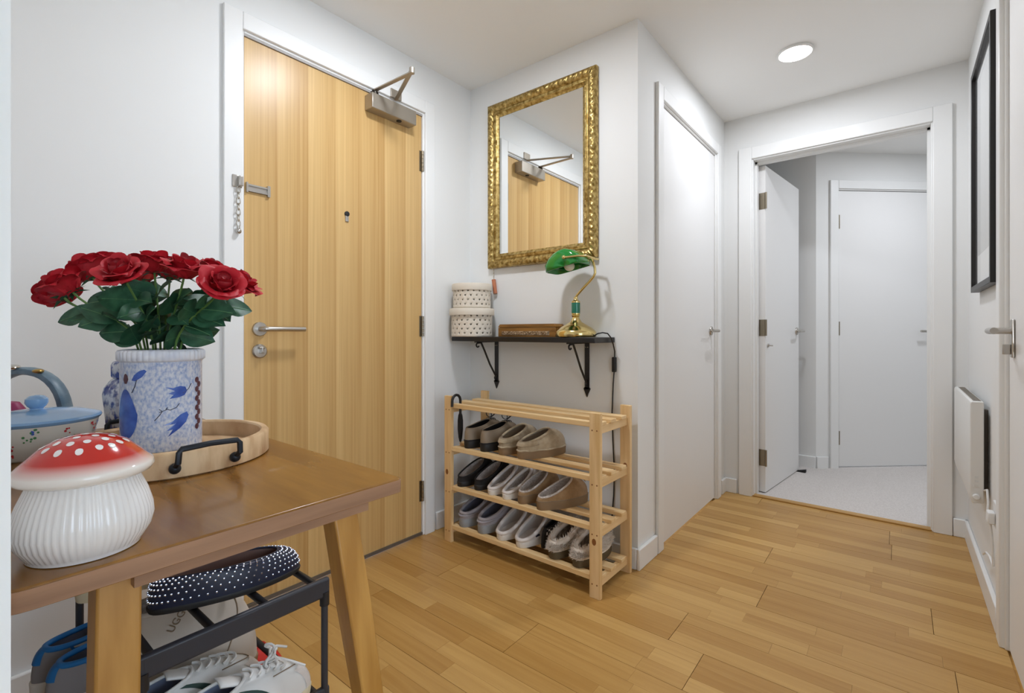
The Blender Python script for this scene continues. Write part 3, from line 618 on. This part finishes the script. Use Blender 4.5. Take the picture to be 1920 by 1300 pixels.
wpart('edge_band', G().prism([(u+(.0008 if u > -1.1 else -.0008), v+(.0008 if v > .27 else -.0008)) for u, v in pol], .020, lambda u, v, h: (u, v, TT-.0225+h)), 'apron', tb)
wpart('apron', G().box(-.700, -.682, .158, .470, .697, TT-.024), 'apron', tb)
wpart('apron', G().box(-1.510, -1.496, .075, .470, .697, TT-.024), 'apron', tb)
wpart('apron', G().box(-1.48, -.72, .452, .470, .697, TT-.024), 'apron', tb)
def leg(x, y, dx, dy):
    rr = []
    for z, w_ in ((TT-.025, .021), (.55, .021), (.02, .0135), (0, .013)):
        k = (TT-z); cx_, cy_ = x+dx*k, y+dy*k
        rr.append([(cx_+a*w_, cy_+b*w_, z) for a, b in ((1, 1), (-1, 1), (-1, -1), (1, -1))])
    wpart('leg', G().rings(rr), 'oakleg', tb, bevel=.003)
leg(-.722, .150, .10, -.035); leg(-.722, .432, .10, .11); leg(-1.532, .432, 0, .10); leg(-1.532, .115, 0, -.035)

# --- things on the table
# toadstool jar
ms = thing('toadstool_jar', 'white ribbed ceramic jar with a red toadstool lid', 'jar', (-.706, .120, TT))
obj('base', G().lathe([(.046, 0), (.049, .001), (.0495, .004), (.0505, .006), (.0575, .018), (.0605, .030), (.0595, .042), (.055, .058), (.0485, .074), (.0455, .084), (.045, .088)], 240, mod=lambda a, z: 1+(.020*abs(sin(30*a)) if .005 < z else 0)), 'mush', ms, smooth=60)
lid = obj('lid', G().lathe([(.042, .080), (.053, .0800), (.0590, .0830), (.0618, .0880), (.0606, .0930), (.0556, .098), (.0480, .1055), (.0370, .1165), (.0245, .123), (.0115, .1262), (.0008, .127)], 96, cap1=False), 'cap', ms, smooth=60)
capz = lambda r: next(lerp(b[1], a[1], (b[0]-r)/(b[0]-a[0]+1e-9)) for a, b in zip([(.0008, .127), (.0115, .1262), (.0245, .123), (.0370, .1165), (.048, .1055)], [(.0115, .1262), (.0245, .123), (.0370, .1165), (.048, .1055), (.0556, .098)]) if a[0] <= r <= b[0])
for k, (r, n) in enumerate(((.0, 1), (.0135, 6), (.0255, 11), (.037, 16))):
    for j in range(n):
        a = 2*PI*(j+.37*k)/n+.1*sin(7*j+k); q = r+.002*sin(5*j); q = max(q, .001); rad = .0034
        g = G(); ring = []
        for i in range(12):
            xx, yy = q*cos(a)+rad*cos(2*PI*i/12), q*sin(a)+rad*sin(2*PI*i/12); ring.append((xx, yy, capz(min(max(math.hypot(xx, yy), .0009), .055))+.0004))
        g.add(ring+[(q*cos(a), q*sin(a), capz(max(q, .0011))+.0006)], [(i, (i+1) % 12, 12) for i in range(12)])
        obj('white_dot', g, 'mush', lid)
# lidded pot
pt = thing('lidded_pot', 'cream floral pot with a light blue lid behind the toadstool jar', 'pot', (-1.328, .152, TT))
pot = obj('pot', G().lathe([(.072, 0), (.077, .004), (.088, .040), (.094, .064), (.0945, .068), (.090, .068)], 64), 'cream', pt)
ld = obj('lid', G().lathe([(.093, .064), (.097, .067), (.099, .071), (.097, .075), (.07, .083), (.03, .088), (.012, .089)], 64), 'ltblue', pt)
obj('knob', G().lathe([(.011, .087), (.010, .091), (.014, .095), (.0175, .102), (.017, .109), (.011, .115), (.001, .117)], 28), 'ltblue', ld)
rnd = random.Random(3)
for k in range(46):
    a = rnd.uniform(-1.9, 1.6); z = rnd.uniform(.010, .058); cl = rnd.choice(('redp', 'redp', 'bluep', 'greenp')); g = G()
    for q in range(rnd.choice((3, 4, 5))):
        aa, zz = a+rnd.uniform(-.06, .06), z+rnd.uniform(-.005, .005); rr_ = (lerp(.077, .088, zz/.040) if zz < .040 else lerp(.088, .094, (zz-.040)/.024))+.0010
        c = Vector((rr_*cos(aa), rr_*sin(aa), zz)); tx = Vector((-sin(aa), cos(aa), 0)); r_ = rnd.uniform(.0012, .0026)
        g.add([c+tx*r_*cos(2*PI*i/7)+Vector((0, 0, r_*sin(2*PI*i/7))) for i in range(7)], [tuple(range(7))])
    obj('printed_flower', g, cl, pot, smooth=0)
# ginger jar (six sided, blue and white)
gj = thing('porcelain_jar', 'six sided blue and white porcelain jar behind the stoneware vase', 'jar', (-1.348, .308, TT))
hexm = lambda r, z, n=6: [(r*cos(2*PI*i/n+.2), r*sin(2*PI*i/n+.2), z) for i in range(n)]
obj('body', G().rings([hexm(.040, 0), hexm(.044, .004), hexm(.050, .075), hexm(.053, .102), hexm(.050, .118), hexm(.038, .136), hexm(.030, .140)]), 'jar', gj, smooth=25, bevel=.004)
obj('lid', G().rings([hexm(.036, .139), hexm(.038, .144), hexm(.038, .168), hexm(.034, .176), hexm(.012, .181)]), 'jar', gj, smooth=25, bevel=.003)
# tray
tr = thing('round_tray', 'round wooden tray with black iron handles', 'tray', (-1.088, .304, TT))
RT = .172
obj('tray_base', G().lathe([(RT-.012, 0), (RT-.008, .002), (RT-.008, .012)], 72), 'mango', tr)
obj('tray_rim', G().lathe([(RT-.006, .0), (RT, .003), (RT, .040), (RT-.003, .044), (RT-.013, .044), (RT-.016, .041), (RT-.016, .011)], 96, cap0=False, cap1=False), 'mango', tr)
for az in (math.radians(2), math.radians(182)):
    R_ = Matrix.Rotation(az, 3, 'Z'); q = lambda r, s_, z: tuple(R_ @ Vector((r, s_, z)))
    h_ = obj('tray_handle', G().tube([q(RT+.004, -.046, .022), q(RT+.020, -.047, .032), q(RT+.021, -.046, .048), q(RT+.020, -.042, .053), q(RT+.020, 0, .055), q(RT+.020, .042, .053), q(RT+.021, .046, .048), q(RT+.020, .047, .032), q(RT+.004, .046, .022)], .0048, 8), 'iron', tr)
    for s_ in (-.046, .046): obj('handle_boss', G().ball(q(RT+.003, s_, .020), .009, 12, 8), 'iron', h_)
# stoneware vase with painted fruit
VX, VY, VZ = -1.139, .309, TT+.0125
vs_ = thing('stoneware_vase', 'blue and white painted stoneware vase on the round tray', 'vase', (VX, VY, VZ))
VR, VH = .0665, .195
obj('body', G().lathe([(VR-.004, 0), (VR, .004), (VR, .172), (VR+.001, .174), (VR-.005, .174), (VR-.006, .02), (.003, .018)], 64, cap1=False), 'vase', vs_)
obj('fluted_rim', G().lathe([(VR-.006, .170), (VR+.001, .172), (VR+.0035, .176), (VR+.0035, .190), (VR+.001, .194), (VR-.005, .195), (VR-.006, .170)], 352, cap0=False, cap1=False, mod=lambda a, z: 1+(.030*abs(sin(22*a)) if z > .173 else 0)), 'vaserim', vs_, smooth=60)
acam = math.atan2(-VY, -VX)            # side of the vase that faces the hall
def motif(name, m, pts, da, z0, sc=1.0, parent=vs_, off=.0007):
    g = G(); n = len(pts); ring = []
    for u, v in pts: a = acam+da+u*sc/VR; ring.append(((VR+off)*cos(a), (VR+off)*sin(a), z0+v*sc))
    cu = sum(p[0] for p in pts)/n; cv = sum(p[1] for p in pts)/n; rs = []
    for kk in (1, .8, .6, .4, .2, .02):
        rs.append([((VR+off)*cos(acam+da+lerp(cu, u, kk)*sc/VR), (VR+off)*sin(acam+da+lerp(cu, u, kk)*sc/VR), z0+lerp(cv, v, kk)*sc) for u, v in pts])
    return obj(name, G().rings(rs, False, True), m, parent)
pear = [(.026*abs(cos(a))**.85*(1 if cos(a) >= 0 else -1)*(1.0 if sin(a) < 0 else 1-.42*sin(a)**.8), .046*sin(a)) for a in [2*PI*i/56 for i in range(56)]]
motif('painted_pear', 'cobalt', pear, -.98, .076, 1.0)
leafm = [(-.018, 0), (-.010, .007), (.004, .009), (.018, .006), (.024, .0), (.012, -.006), (-.006, -.006)]
motif('painted_leaf', 'cobalt', [(u*.8+.006, v*1.2+u*.5) for u, v in leafm], -.66, .146, .8)
motif('painted_leaf', 'berry', [(u*.35, v*1.4) for u, v in leafm], -.98, .140, .9)
tul = [(-.024, .012), (-.008, .009), (.006, .013), (.018, .010), (.022, .0), (.016, -.010), (.004, -.014), (-.016, -.016), (-.006, -.008), (-.018, -.003), (-.004, .002)]
motif('painted_tulip', 'cobalt', tul, .35, .115, .80)
motif('painted_tulip', 'cobalt', [(u, v+u*.6) for u, v in tul], .35, .055, .95)
for cc in ([(-.02, .075), (-.012, .085), (-.008, .092), (-.013, .096)], [(-.013, .090), (-.002, .094), (.0, .099), (-.003, .096), (.004, .093), (.014, .097), (.019, .104)], [(.025, .123), (.036, .130), (.042, .140)], [(-.058, .128), (-.052, .140), (-.049, .152)]):
    obj('painted_tendril', G().tube([((VR+.0004)*cos(acam+.12+u/VR), (VR+.0004)*sin(acam+.12+u/VR), v-.012) for u, v in cc], .0007, 5), 'ink', vs_)
for k in range(11): motif('painted_berry', 'berry', [(.006*cos(a), .006*sin(a)) for a in [2*PI*i/10 for i in range(10)]], .98+.10*(k % 2), .042+k*.0092, 1)

# roses
def petal_mesh(w_, h_, cup, curl):
    def fn(u, v):
        s = (u*2-1); wd = w_*(sin(PI*(.14+.60*v))**.6)
        ang_ = s*cup; R_ = w_/max(cup, .1)*1.0
        y = R_*sin(ang_)*wd/w_; x = R_*(cos(ang_)-1)*(wd/w_)
        x += h_*(.30*sin(v*PI*.55))+curl*max(v-.62, 0)**1.5*3
        z = h_*v-(.06*h_*s*s*v)-.26*h_*v*v*abs(s)**3.5-curl*max(v-.78, 0)*1.4
        return (x, y, z)
    return mesh('petal', G().grid(fn, 8, 8), 'petal', 80)
PM = [petal_mesh(.019, .042, 1.25, .003), petal_mesh(.025, .045, 1.1, .009), petal_mesh(.029, .044, .95, .017)]
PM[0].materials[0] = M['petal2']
def leaf_mesh(l, w_):
    def fn(u, v):
        s = u*2-1; wd = w_*(sin(PI*(v**.8))**.8)+.0004
        return (l*v, wd*s, .18*wd*abs(s)+-.25*l*v*v+.002*sin(v*9)*abs(s))
    return mesh('leaf', G().grid(fn, 6, 10), 'leaf', 80)
LM = [leaf_mesh(.060, .022), leaf_mesh(.052, .020), leaf_mesh(.066, .025)]
VM = [mesh('vein', G().tube([(l*v, 0, -.25*l*v*v+.0006) for v in [i*.9/8 for i in range(9)]], .0007, 5), 'vein') for l in (.060, .052, .066)]
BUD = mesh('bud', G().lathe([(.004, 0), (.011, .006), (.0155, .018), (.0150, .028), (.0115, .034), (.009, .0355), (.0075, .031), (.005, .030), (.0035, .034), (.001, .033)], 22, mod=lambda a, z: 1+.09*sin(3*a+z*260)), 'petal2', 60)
def orient(o, origin, zdir, spin):
    q = Vector(zdir).normalized().to_track_quat('Z', 'Y').to_matrix(); o.matrix_local = Matrix.Translation(origin) @ (q @ Matrix.Rotation(spin, 3, 'Z')).to_4x4()
TV = .955
heads = [(116, 532, -.05, 'leaning out farthest over the lidded pot'), (162, 506, .035, 'between the outermost and the broad front rose'), (222, 507, -.075, 'wide open at the front, left of the tallest'), (288, 491, .01, 'the tallest, above the middle of the vase'), (350, 500, -.02, 'beside the tallest, towards the oak door'), (398, 507, .095, 'half hidden behind the two roses by the door frame'), (418, 532, -.075, 'low at the front, beside the door frame'), (455, 531, .02, 'reaching farthest over the oak door'), (104, 548, .05, 'behind the outermost rose over the pot'), (192, 502, .12, 'at the back between two open roses'), (320, 505, .09, 'at the back behind the tallest rose'), (252, 515, .10, 'at the back, low behind the broad front rose')]
ROSES = []
for hi_, (px, py, dt, ds) in enumerate(heads):
    rnd = random.Random(hi_*13+5)
    c = at(px, py-5, TV+dt); top = Vector((VX, VY, VZ+VH-.02)); foot = Vector((VX+(c.x-VX)*.10, VY+(c.y-VY)*.10, VZ+.021))
    entry = Vector((VX, VY, VZ+VH))+Vector((c.x-VX, c.y-VY, 0))*.22
    ax = (c-top).normalized(); ax = (ax+Vector((0, 0, .25))).normalized()
    if hi_ in (2, 6): ax = (ax+Vector((.45, -.25, .0))).normalized()
    t = thing('red_rose', 'red fabric rose '+ds, 'rose', tuple(foot), 0, 'red roses in the stoneware vase'); F0 = foot
    base = c-ax*.026-F0
    mid = entry-F0; pts = [mid*(i/5) for i in range(5)]; d0 = mid.normalized()*((base-mid).length*.35); d1 = ax*((base-mid).length*.35)
    for i in range(11):
        u = i/10; pts.append(mid*(1-u)**3+(mid+d0)*3*u*(1-u)**2+(base-d1)*3*u*u*(1-u)+base*u**3)
    st = obj('stem', G().tube(pts, .0022, 6), 'stem', t)
    bl = obj('bud', BUD, None, t); orient(bl, base+ax*.002, ax, rnd.uniform(0, 6))
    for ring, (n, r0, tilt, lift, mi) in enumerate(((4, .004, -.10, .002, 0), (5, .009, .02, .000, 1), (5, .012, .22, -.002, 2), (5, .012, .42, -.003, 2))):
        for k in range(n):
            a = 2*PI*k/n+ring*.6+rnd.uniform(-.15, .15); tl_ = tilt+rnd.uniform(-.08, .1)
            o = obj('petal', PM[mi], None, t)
            q = ax.to_track_quat('Z', 'Y').to_matrix() @ Matrix.Rotation(a, 3, 'Z')
            loc = base+q @ Vector((r0*.6, 0, lift)); sc_ = rnd.uniform(.92, 1.1)*.95
            o.matrix_local = Matrix.Translation(loc) @ (q @ Matrix.Rotation(tl_, 3, 'Y')).to_4x4() @ Matrix.Scale(sc_, 4)
    g = G()
    for k in range(5):
        a = 2*PI*k/5; q = ax.to_track_quat('Z', 'Y').to_matrix() @ Matrix.Rotation(a, 3, 'Z')
        g.add([base+q @ Vector(v) for v in ((.002, -.005, -.002), (.014, -.004, -.001), (.030, 0, -.006), (.014, .004, -.001), (.002, .005, -.002))], [(0, 1, 2, 3, 4)])
    obj('sepals', g, 'leaf', t)
    ROSES.append((t, F0, pts, c, hi_, rnd))
bpy.context.view_layer.update()
def bvh_of(me, mw):
    return BVHTree.FromPolygons([mw @ v.co for v in me.vertices], [tuple(p.vertices) for p in me.polygons])
near = [(None, bvh_of(o.data, o.matrix_world)) for o in vs_.children]
near += [((t if o.name.startswith('stem') else None), bvh_of(o.data, o.matrix_world)) for t, *_ in ROSES for o in t.children]
for t, F0, pts, c, hi_, rnd in ROSES:
    for k in range(8 if hi_ < 8 else 5):
        mi = (hi_+k) % 3; az0 = math.atan2(c.y-VY, c.x-VX); best = None
        for tr_ in range(90):
            u = rnd.uniform(.05, .72)*10+5; i0 = int(u); p = pts[i0].lerp(pts[min(i0+1, 15)], u-i0)
            az = az0+rnd.uniform(-1.6, 1.6)*(1+tr_/60)
            mw = Matrix.Translation(F0+p) @ (Matrix.Rotation(az, 3, 'Z') @ Matrix.Rotation(rnd.uniform(-.75, .30), 3, 'Y') @ Matrix.Rotation(rnd.choice((-1, 1))*rnd.uniform(.4, 1.35), 3, 'X')).to_4x4()
            lb = bvh_of(LM[mi], mw); n_ = sum(len(lb.overlap(bv)) for own, bv in near if own is not t)
            if best is None or n_ < best[0]: best = (n_, mw, lb)
            if n_ == 0: break
        near.append((None, best[2]))
        lf = obj('leaf', LM[mi], None, t); lf.matrix_local = Matrix.Translation(-F0) @ best[1]
        obj('leaf_vein', VM[mi], None, lf)

# bits behind the pot
stp = thing('curved_strap', 'grey blue arched strap with chrome oval buckle behind the pot', 'strap', (-1.53, .165, TT+.03))
us = Vector((cos(YAW), sin(YAW), 0))
pa = [(-.105, -.03), (-.098, .065), (-.07, .105), (-.035, .122), (0, .124), (.035, .113), (.06, .09), (.075, .06), (.082, .02), (.082, -.03)]
rr = []
for i, (u, v) in enumerate(pa):
    d = Vector((pa[min(i+1, 9)][0]-pa[max(i-1, 0)][0], pa[min(i+1, 9)][1]-pa[max(i-1, 0)][1])).normalized(); nrm = Vector((-d.y, d.x))
    rr.append([tuple(us*(u+nrm.x*a)+Vector((-.62*b, .78*b, v+nrm.y*a))) for a, b in ((.009, .016), (.011, 0), (.009, -.016), (-.007, -.016), (-.009, 0), (-.007, .016))])
obj('strap', G().rings(rr), 'strapg', stp, sub=1)
obj('buckle', G().ball(tuple(us*-.03+Vector((.008, -.010, .132))), .020, 16, 8, (1, .8, .35)), 'chrome', stp)
obj('stud', G().ball(tuple(us*.03+Vector((.008, -.010, .124))), .013, 16, 8, (1, .8, .4)), 'gold2', stp)
tag(obj('pink_purse', G().rings([[tuple(Vector((-1.497, .100, TT+z))+us*(u*k)+Vector((-.62, .78, 0))*(v*k)) for u, v in [(.075*cos(a), .03*sin(a)) for a in [2*PI*i/20 for i in range(20)]]] for z, k in ((0, .85), (.01, 1), (.075, 1), (.092, .8))]), 'pink'), 'magenta leather purse lying behind the lidded pot', 'purse')
sg = thing('sunglasses', 'folded dark sunglasses lying by the wall behind the pot', 'sunglasses', (-1.50, .33, TT))
obj('lens', G().ball((0, 0, .02), .022, 14, 8, (1, .25, .8)), 'black', sg); obj('lens', G().ball((.045, .025, .02), .022, 14, 8, (1, .25, .8)), 'black', sg)
obj('temple', G().tube([(-.02, .0, .03), (.0, .06, .026), (.06, .08, .02)], .003, 6), 'black', sg)

# ------------------------------------------------------------------ black metal rack under the table
RF, RB_ = -1.0, -1.488
br = thing('metal_shoe_rack', 'black tubular metal shoe rack under the walnut table', 'shoe rack', ((RF+RB_)/2, .41, 0))
y0_, y1_ = .232, .585
for tz in (.442, .20):
    for x in (RF, RB_):
        wpart('end_rail', G().box(x-.007, x+.007, y0_, y1_, tz-.042, tz), 'rail', br, bevel=.005)
    for y_ in (.256, .352, .452, .556):
        wpart('crossbar', G().tube([(RF, y_, tz-.010), (RB_, y_, tz-.010)], .0075, 10), 'blk', br)
for x in (RF, RB_):
    for y_ in (y0_+.010, y1_-.010):
        wpart('post', G().tube([(x, y_, 0), (x, y_, .437)], .0075, 12), 'rail', br)
        for z in (.412, .17): wpart('socket', G().tube([(x, y_, z-.03), (x, y_, z)], .0105, 12), 'blk', br)
# jewelled flat on the top tier
t, U, rim, out = shoe('jewelled_flat', 'navy flat shoe covered in rhinestones on the metal rack', (-1.140, .285, .4425), math.radians(79), L=.280, W=.098, hs=.010, hh=.058, hi=.048, ip=1, xc=.44, a=.40, b=.038, up='navy', li='dots', so='sole_d', collar=.0025)
g = G()
for i in range(56):
    for k in range(6):
        ph = 2*PI*(i+.5*(k % 2))/56; p = Vector(U(ph, .12+.84*k/5.5, .0006)); g.ball(p, .0025, 6, 4)
o = obj('rhinestones', g, 'stone', t); o['kind'] = 'stuff'
t, U, rim, out = shoe('leopard_trainer', 'leopard print trainer with white sole on the metal rack', (-1.30, .205, .4425), math.radians(86), L=.26, hs=.028, hh=.055, hi=.075, xc=.3, a=.22, up='leopard', li='red', so='cremesole'); laces(t, U, .6, .95, 4)
obj('heel_tab', G().rings([[U(lerp(PI*.85, PI*1.15, j/8), k, .002) for j in range(9)] for k in (.2, .6, 1)], False, False, closed=False), 'red', t)
# white trainers with green stripes, lower tier
for (x, y_, rz, lb) in ((-1.030, .262, 87, 'white leather trainer with green stripe and loose bow, foremost on the lower tier'), (-1.136, .205, 86, 'white leather trainer with green stripe, behind the bowed one')):
    t, U, rim, out = shoe('white_trainer', lb, (x, y_, .2005), math.radians(rz), 'white trainers with green stripes', L=.285, W=.090, hs=.022, hh=.062, hi=.080, ip=1.4, xc=.30, a=.23, b=.030, up='leather_w', li='bluein', so='cremesole', collar=.0035)
    patch(t, U, -1.30, -1.15, .05, .85, 'dkgreen', 'stripe'); patch(t, U, -1.75, -1.6, .05, .9, 'dkgreen', 'stripe'); patch(t, U, 1.15, 1.3, .05, .85, 'dkgreen', 'stripe'); patch(t, U, 1.6, 1.75, .05, .9, 'dkgreen', 'stripe')
    patch(t, U, -.5, .5, .0, .42, 'whites', 'toe_cap', .001)
    obj('toe_seam', G().tube([U(lerp(-.75, .75, j/16), .42+.2*abs(lerp(-1, 1, j/16)), .0015) for j in range(17)], .001, 5), 'seam', t)
    tg = obj('tongue', G().grid(lambda u, v: (lerp(.19, .105, v), lerp(-.018, .018, u), lerp(.078, .112, v)+.004*(1-(2*u-1)**2)), 6, 8), 'leather_w', t, solid=.004)
    laces(t, U, .62, .95, 5, 'lace', .55, .005, .0026)
    if x > -1.1:
        q = Vector(U(0, .80, .008))
        for s_, l_ in ((1, .05), (-1, .045)):
            obj('bow_loop', G().tube([(q.x+.010*sin(2*a)+.012*(1-cos(a))*.6, q.y+s_*l_*.5*(1-cos(a))*.6, q.z+.010+.018*sin(a)) for a in [2*PI*j/18 for j in range(18)]], .0028, 6, True), 'lace', t)
            obj('lace_end', G().tube([q, q+Vector((.01, s_*.02, .014)), q+Vector((.03, s_*.036, .004)), q+Vector((.055, s_*.045, -.014))], .0026, 6), 'lace', t)
# beige ankle boot with lettering
bt, U, rim, out = shoe('ankle_boot', 'beige ankle boot with embossed lettering on the metal rack', (-1.245, .245, .2005), math.radians(82), L=.275, W=.10, hs=.020, hh=.188, hi=.190, ip=1, xc=.36, a=.25, b=.042, up='ugg', li='fleece', so='tansole', collar=.005, cat='boot')
obj('toe_seam', G().tube([U(lerp(-1.2, -.2, j/12), lerp(.05, .75, j/12), .001) for j in range(13)], .0014, 5), 'seam', bt)
fc = bpy.data.curves.new('lettering', 'FONT'); fc.body = 'UGG'; fc.size = .020; fc.extrude = .0006; fc.align_x = 'CENTER'; fc.align_y = 'CENTER'
tmp = bpy.data.objects.new('tmp', fc); COL.objects.link(tmp); bpy.context.view_layer.update()
me = bpy.data.meshes.new_from_object(tmp.evaluated_get(bpy.context.evaluated_depsgraph_get())); bpy.data.objects.remove(tmp); me.materials.clear(); me.materials.append(M['seam'])
o = obj('lettering', me, None, bt)
p = Vector(U(-1.70, .62, .002)); q = Vector(U(-1.70, .78, .002)); e1 = (Vector(U(-1.50, .62, .002))-Vector(U(-1.90, .62, .002))).normalized(); e2 = (q-p); e2 = (e2-e1*e2.dot(e1)).normalized()
X_ = (e1*.55+e2*.83).normalized(); Y_ = (e2*.55-e1*.83).normalized(); Zn = X_.cross(Y_)
o.matrix_local = Matrix.Translation(p+Zn*.002) @ Matrix((X_, Y_, Zn)).transposed().to_4x4()
t, U, rim, out = shoe('red_trainer', 'red high-top trainer with pale sole on the floor under the metal rack', (-1.40, .395, .0), math.radians(84), L=.27, W=.095, hs=.024, hh=.105, hi=.115, xc=.3, a=.22, up='red', li='sole_d', so='cremesole'); laces(t, U, .6, .92, 4, 'red')
for x, y_, lb in ((-1.345, .165, 'blue and white running shoe by the table leg, nearer the boot'), (-1.436, .155, 'blue and white running shoe at the back of the lower tier')):
    t, U, rim, out = shoe('running_shoe', lb, (x, y_, .2005), math.radians(84), 'blue and white running shoes', L=.27, W=.082, hs=.045, hh=.065, hi=.082, xc=.31, a=.23, up='greyt', li='greyin', so='whitesole', collar=.006, cm='blue'); laces(t, U, .6, .95, 5)
    patch(t, U, 2.7, 3.6, .35, 1.0, 'blue', 'heel_counter', .002); patch(t, U, -2.1, -1.2, .5, .9, 'blue', 'side_band', .002); patch(t, U, -2.05, -1.25, .62, .74, 'lace', 'side_pattern', .003)
t, U, rim, out = shoe('dark_clog', 'dark green clog on the floor under the metal rack', (-1.41, .12, .0), math.radians(89), L=.26, W=.10, hs=.03, hh=.03, hi=.07, up=mat('dark_green_rubber', (52, 54, 44), .6), li='sole_d', so='sole_d', cat='clog')
t, U, rim, out = shoe('grey_trainer', 'pale grey trainer on the floor under the metal rack', (-1.22, .14, .0), math.radians(86), L=.27, W=.098, hs=.03, hh=.06, hi=.075, xc=.3, a=.22, up='greyt', li='greyin', so='whitesole'); laces(t, U, .6, .95, 4)

# ------------------------------------------------------------------ right wall: picture, heater, socket
pf_ = thing('framed_picture', 'black framed print hanging on the right wall', 'picture', (E, 2.48, 1.16))
py0, py1, pz0, pz1, fw, fd = 2.215, 2.755, 1.155, 2.05, .022, .028
for nm, b_ in (('a', (py0, py0+fw, pz0, pz1)), ('b', (py1-fw, py1, pz0, pz1)), ('c', (py0+fw, py1-fw, pz0, pz0+fw)), ('d', (py0+fw, py1-fw, pz1-fw, pz1))):
    wpart('frame_bar', G().box(E-fd, E-.002, *b_), 'frameblk', pf_, bevel=.0015)
wpart('mount', G().box(E-.010, E-.003, py0+.01, py1-.01, pz0+.01, pz1-.01), 'mount', pf_)
wpart('print', G().box(E-.0112, E-.010, py0+.045, py1-.045, 1.30, pz1-.045), 'artgrey', pf_)
wpart('mount_border', G().box(E-.0112, E-.010, py0+.045, py1-.045, pz0+.03, 1.299), 'artwhite', pf_)
wpart('pane', G().box(E-.0150, E-.0135, py0+.01, py1-.01, pz0+.01, pz1-.01), 'glass', pf_)
ht = thing('panel_heater', 'white electric panel heater mounted low on the right wall', 'heater', (E, 2.78, .36))
hy0, hy1, hz0, hz1, hx0, hx1 = 2.455, 3.09, .358, .735, E-.056, E-.018
wpart('body', G().prism([(hx0+.006, hz0), (hx1, hz0+.004), (hx1, hz1), (hx0+.004, hz1-.0), (hx0, hz1-.008), (hx0, hz0+.03)], hy1-hy0, lambda u, v, h: (u, hy0+h, v)), 'heat', ht, bevel=.003)
wpart('grille', G().box(hx0+.012, hx1-.004, hy0+.03, hy1-.03, hz1-.002, hz1+.0006), 'grille', ht)
for k in range(4): wpart('grille_bar', G().box(hx0+.013+k*.0055, hx0+.0145+k*.0055, hy0+.03, hy1-.03, hz1, hz1+.002), 'brassy', ht)
wpart('knob', G().lathe([(.010, hy0+.001), (.010, hy0-.008), (.008, hy0-.010)], 20, ((hx0+hx1)/2-.002, 0, .385), axis='Y'), 'plastic', ht)
for z in (.42, .437, .452): wpart('button', G().box((hx0+hx1)/2-.006, (hx0+hx1)/2+.004, hy0-.0015, hy0+.001, z, z+.008), 'mount', ht)
for yb in (2.52, 3.0): wpart('wall_bracket', G().box(hx1, E-.001, yb, yb+.03, .40, .70), 'grille', ht)
wpart('cord', G().tube([(hx1-.005, hy0+.03, .40), (E-.012, hy0-.02, .42), (E-.012, hy0-.045, .38), (E-.016, hy0-.05, .32)], .0035, 8), 'plastic', ht)
so_ = thing('wall_socket', 'white power socket with plug and cable on the right wall', 'socket', (E, 2.29, .33))
wpart('plate', G().box(E-.009, E-.0005, 2.245, 2.33, .33, .415), 'plastic', so_, bevel=.003)
pg = wpart('plug', G().box(E-.028, E-.009, 2.265, 2.305, .345, .385), 'plastic', so_, bevel=.004)
wpart('cable', G().tube([(E-.02, 2.285, .345), (E-.014, 2.285, .27), (E-.012, 2.29, .20), (E-.016, 2.33, .215), (E-.018, 2.40, .205), (E-.018, 2.48, .17)], .0035, 8), 'plastic', so_)
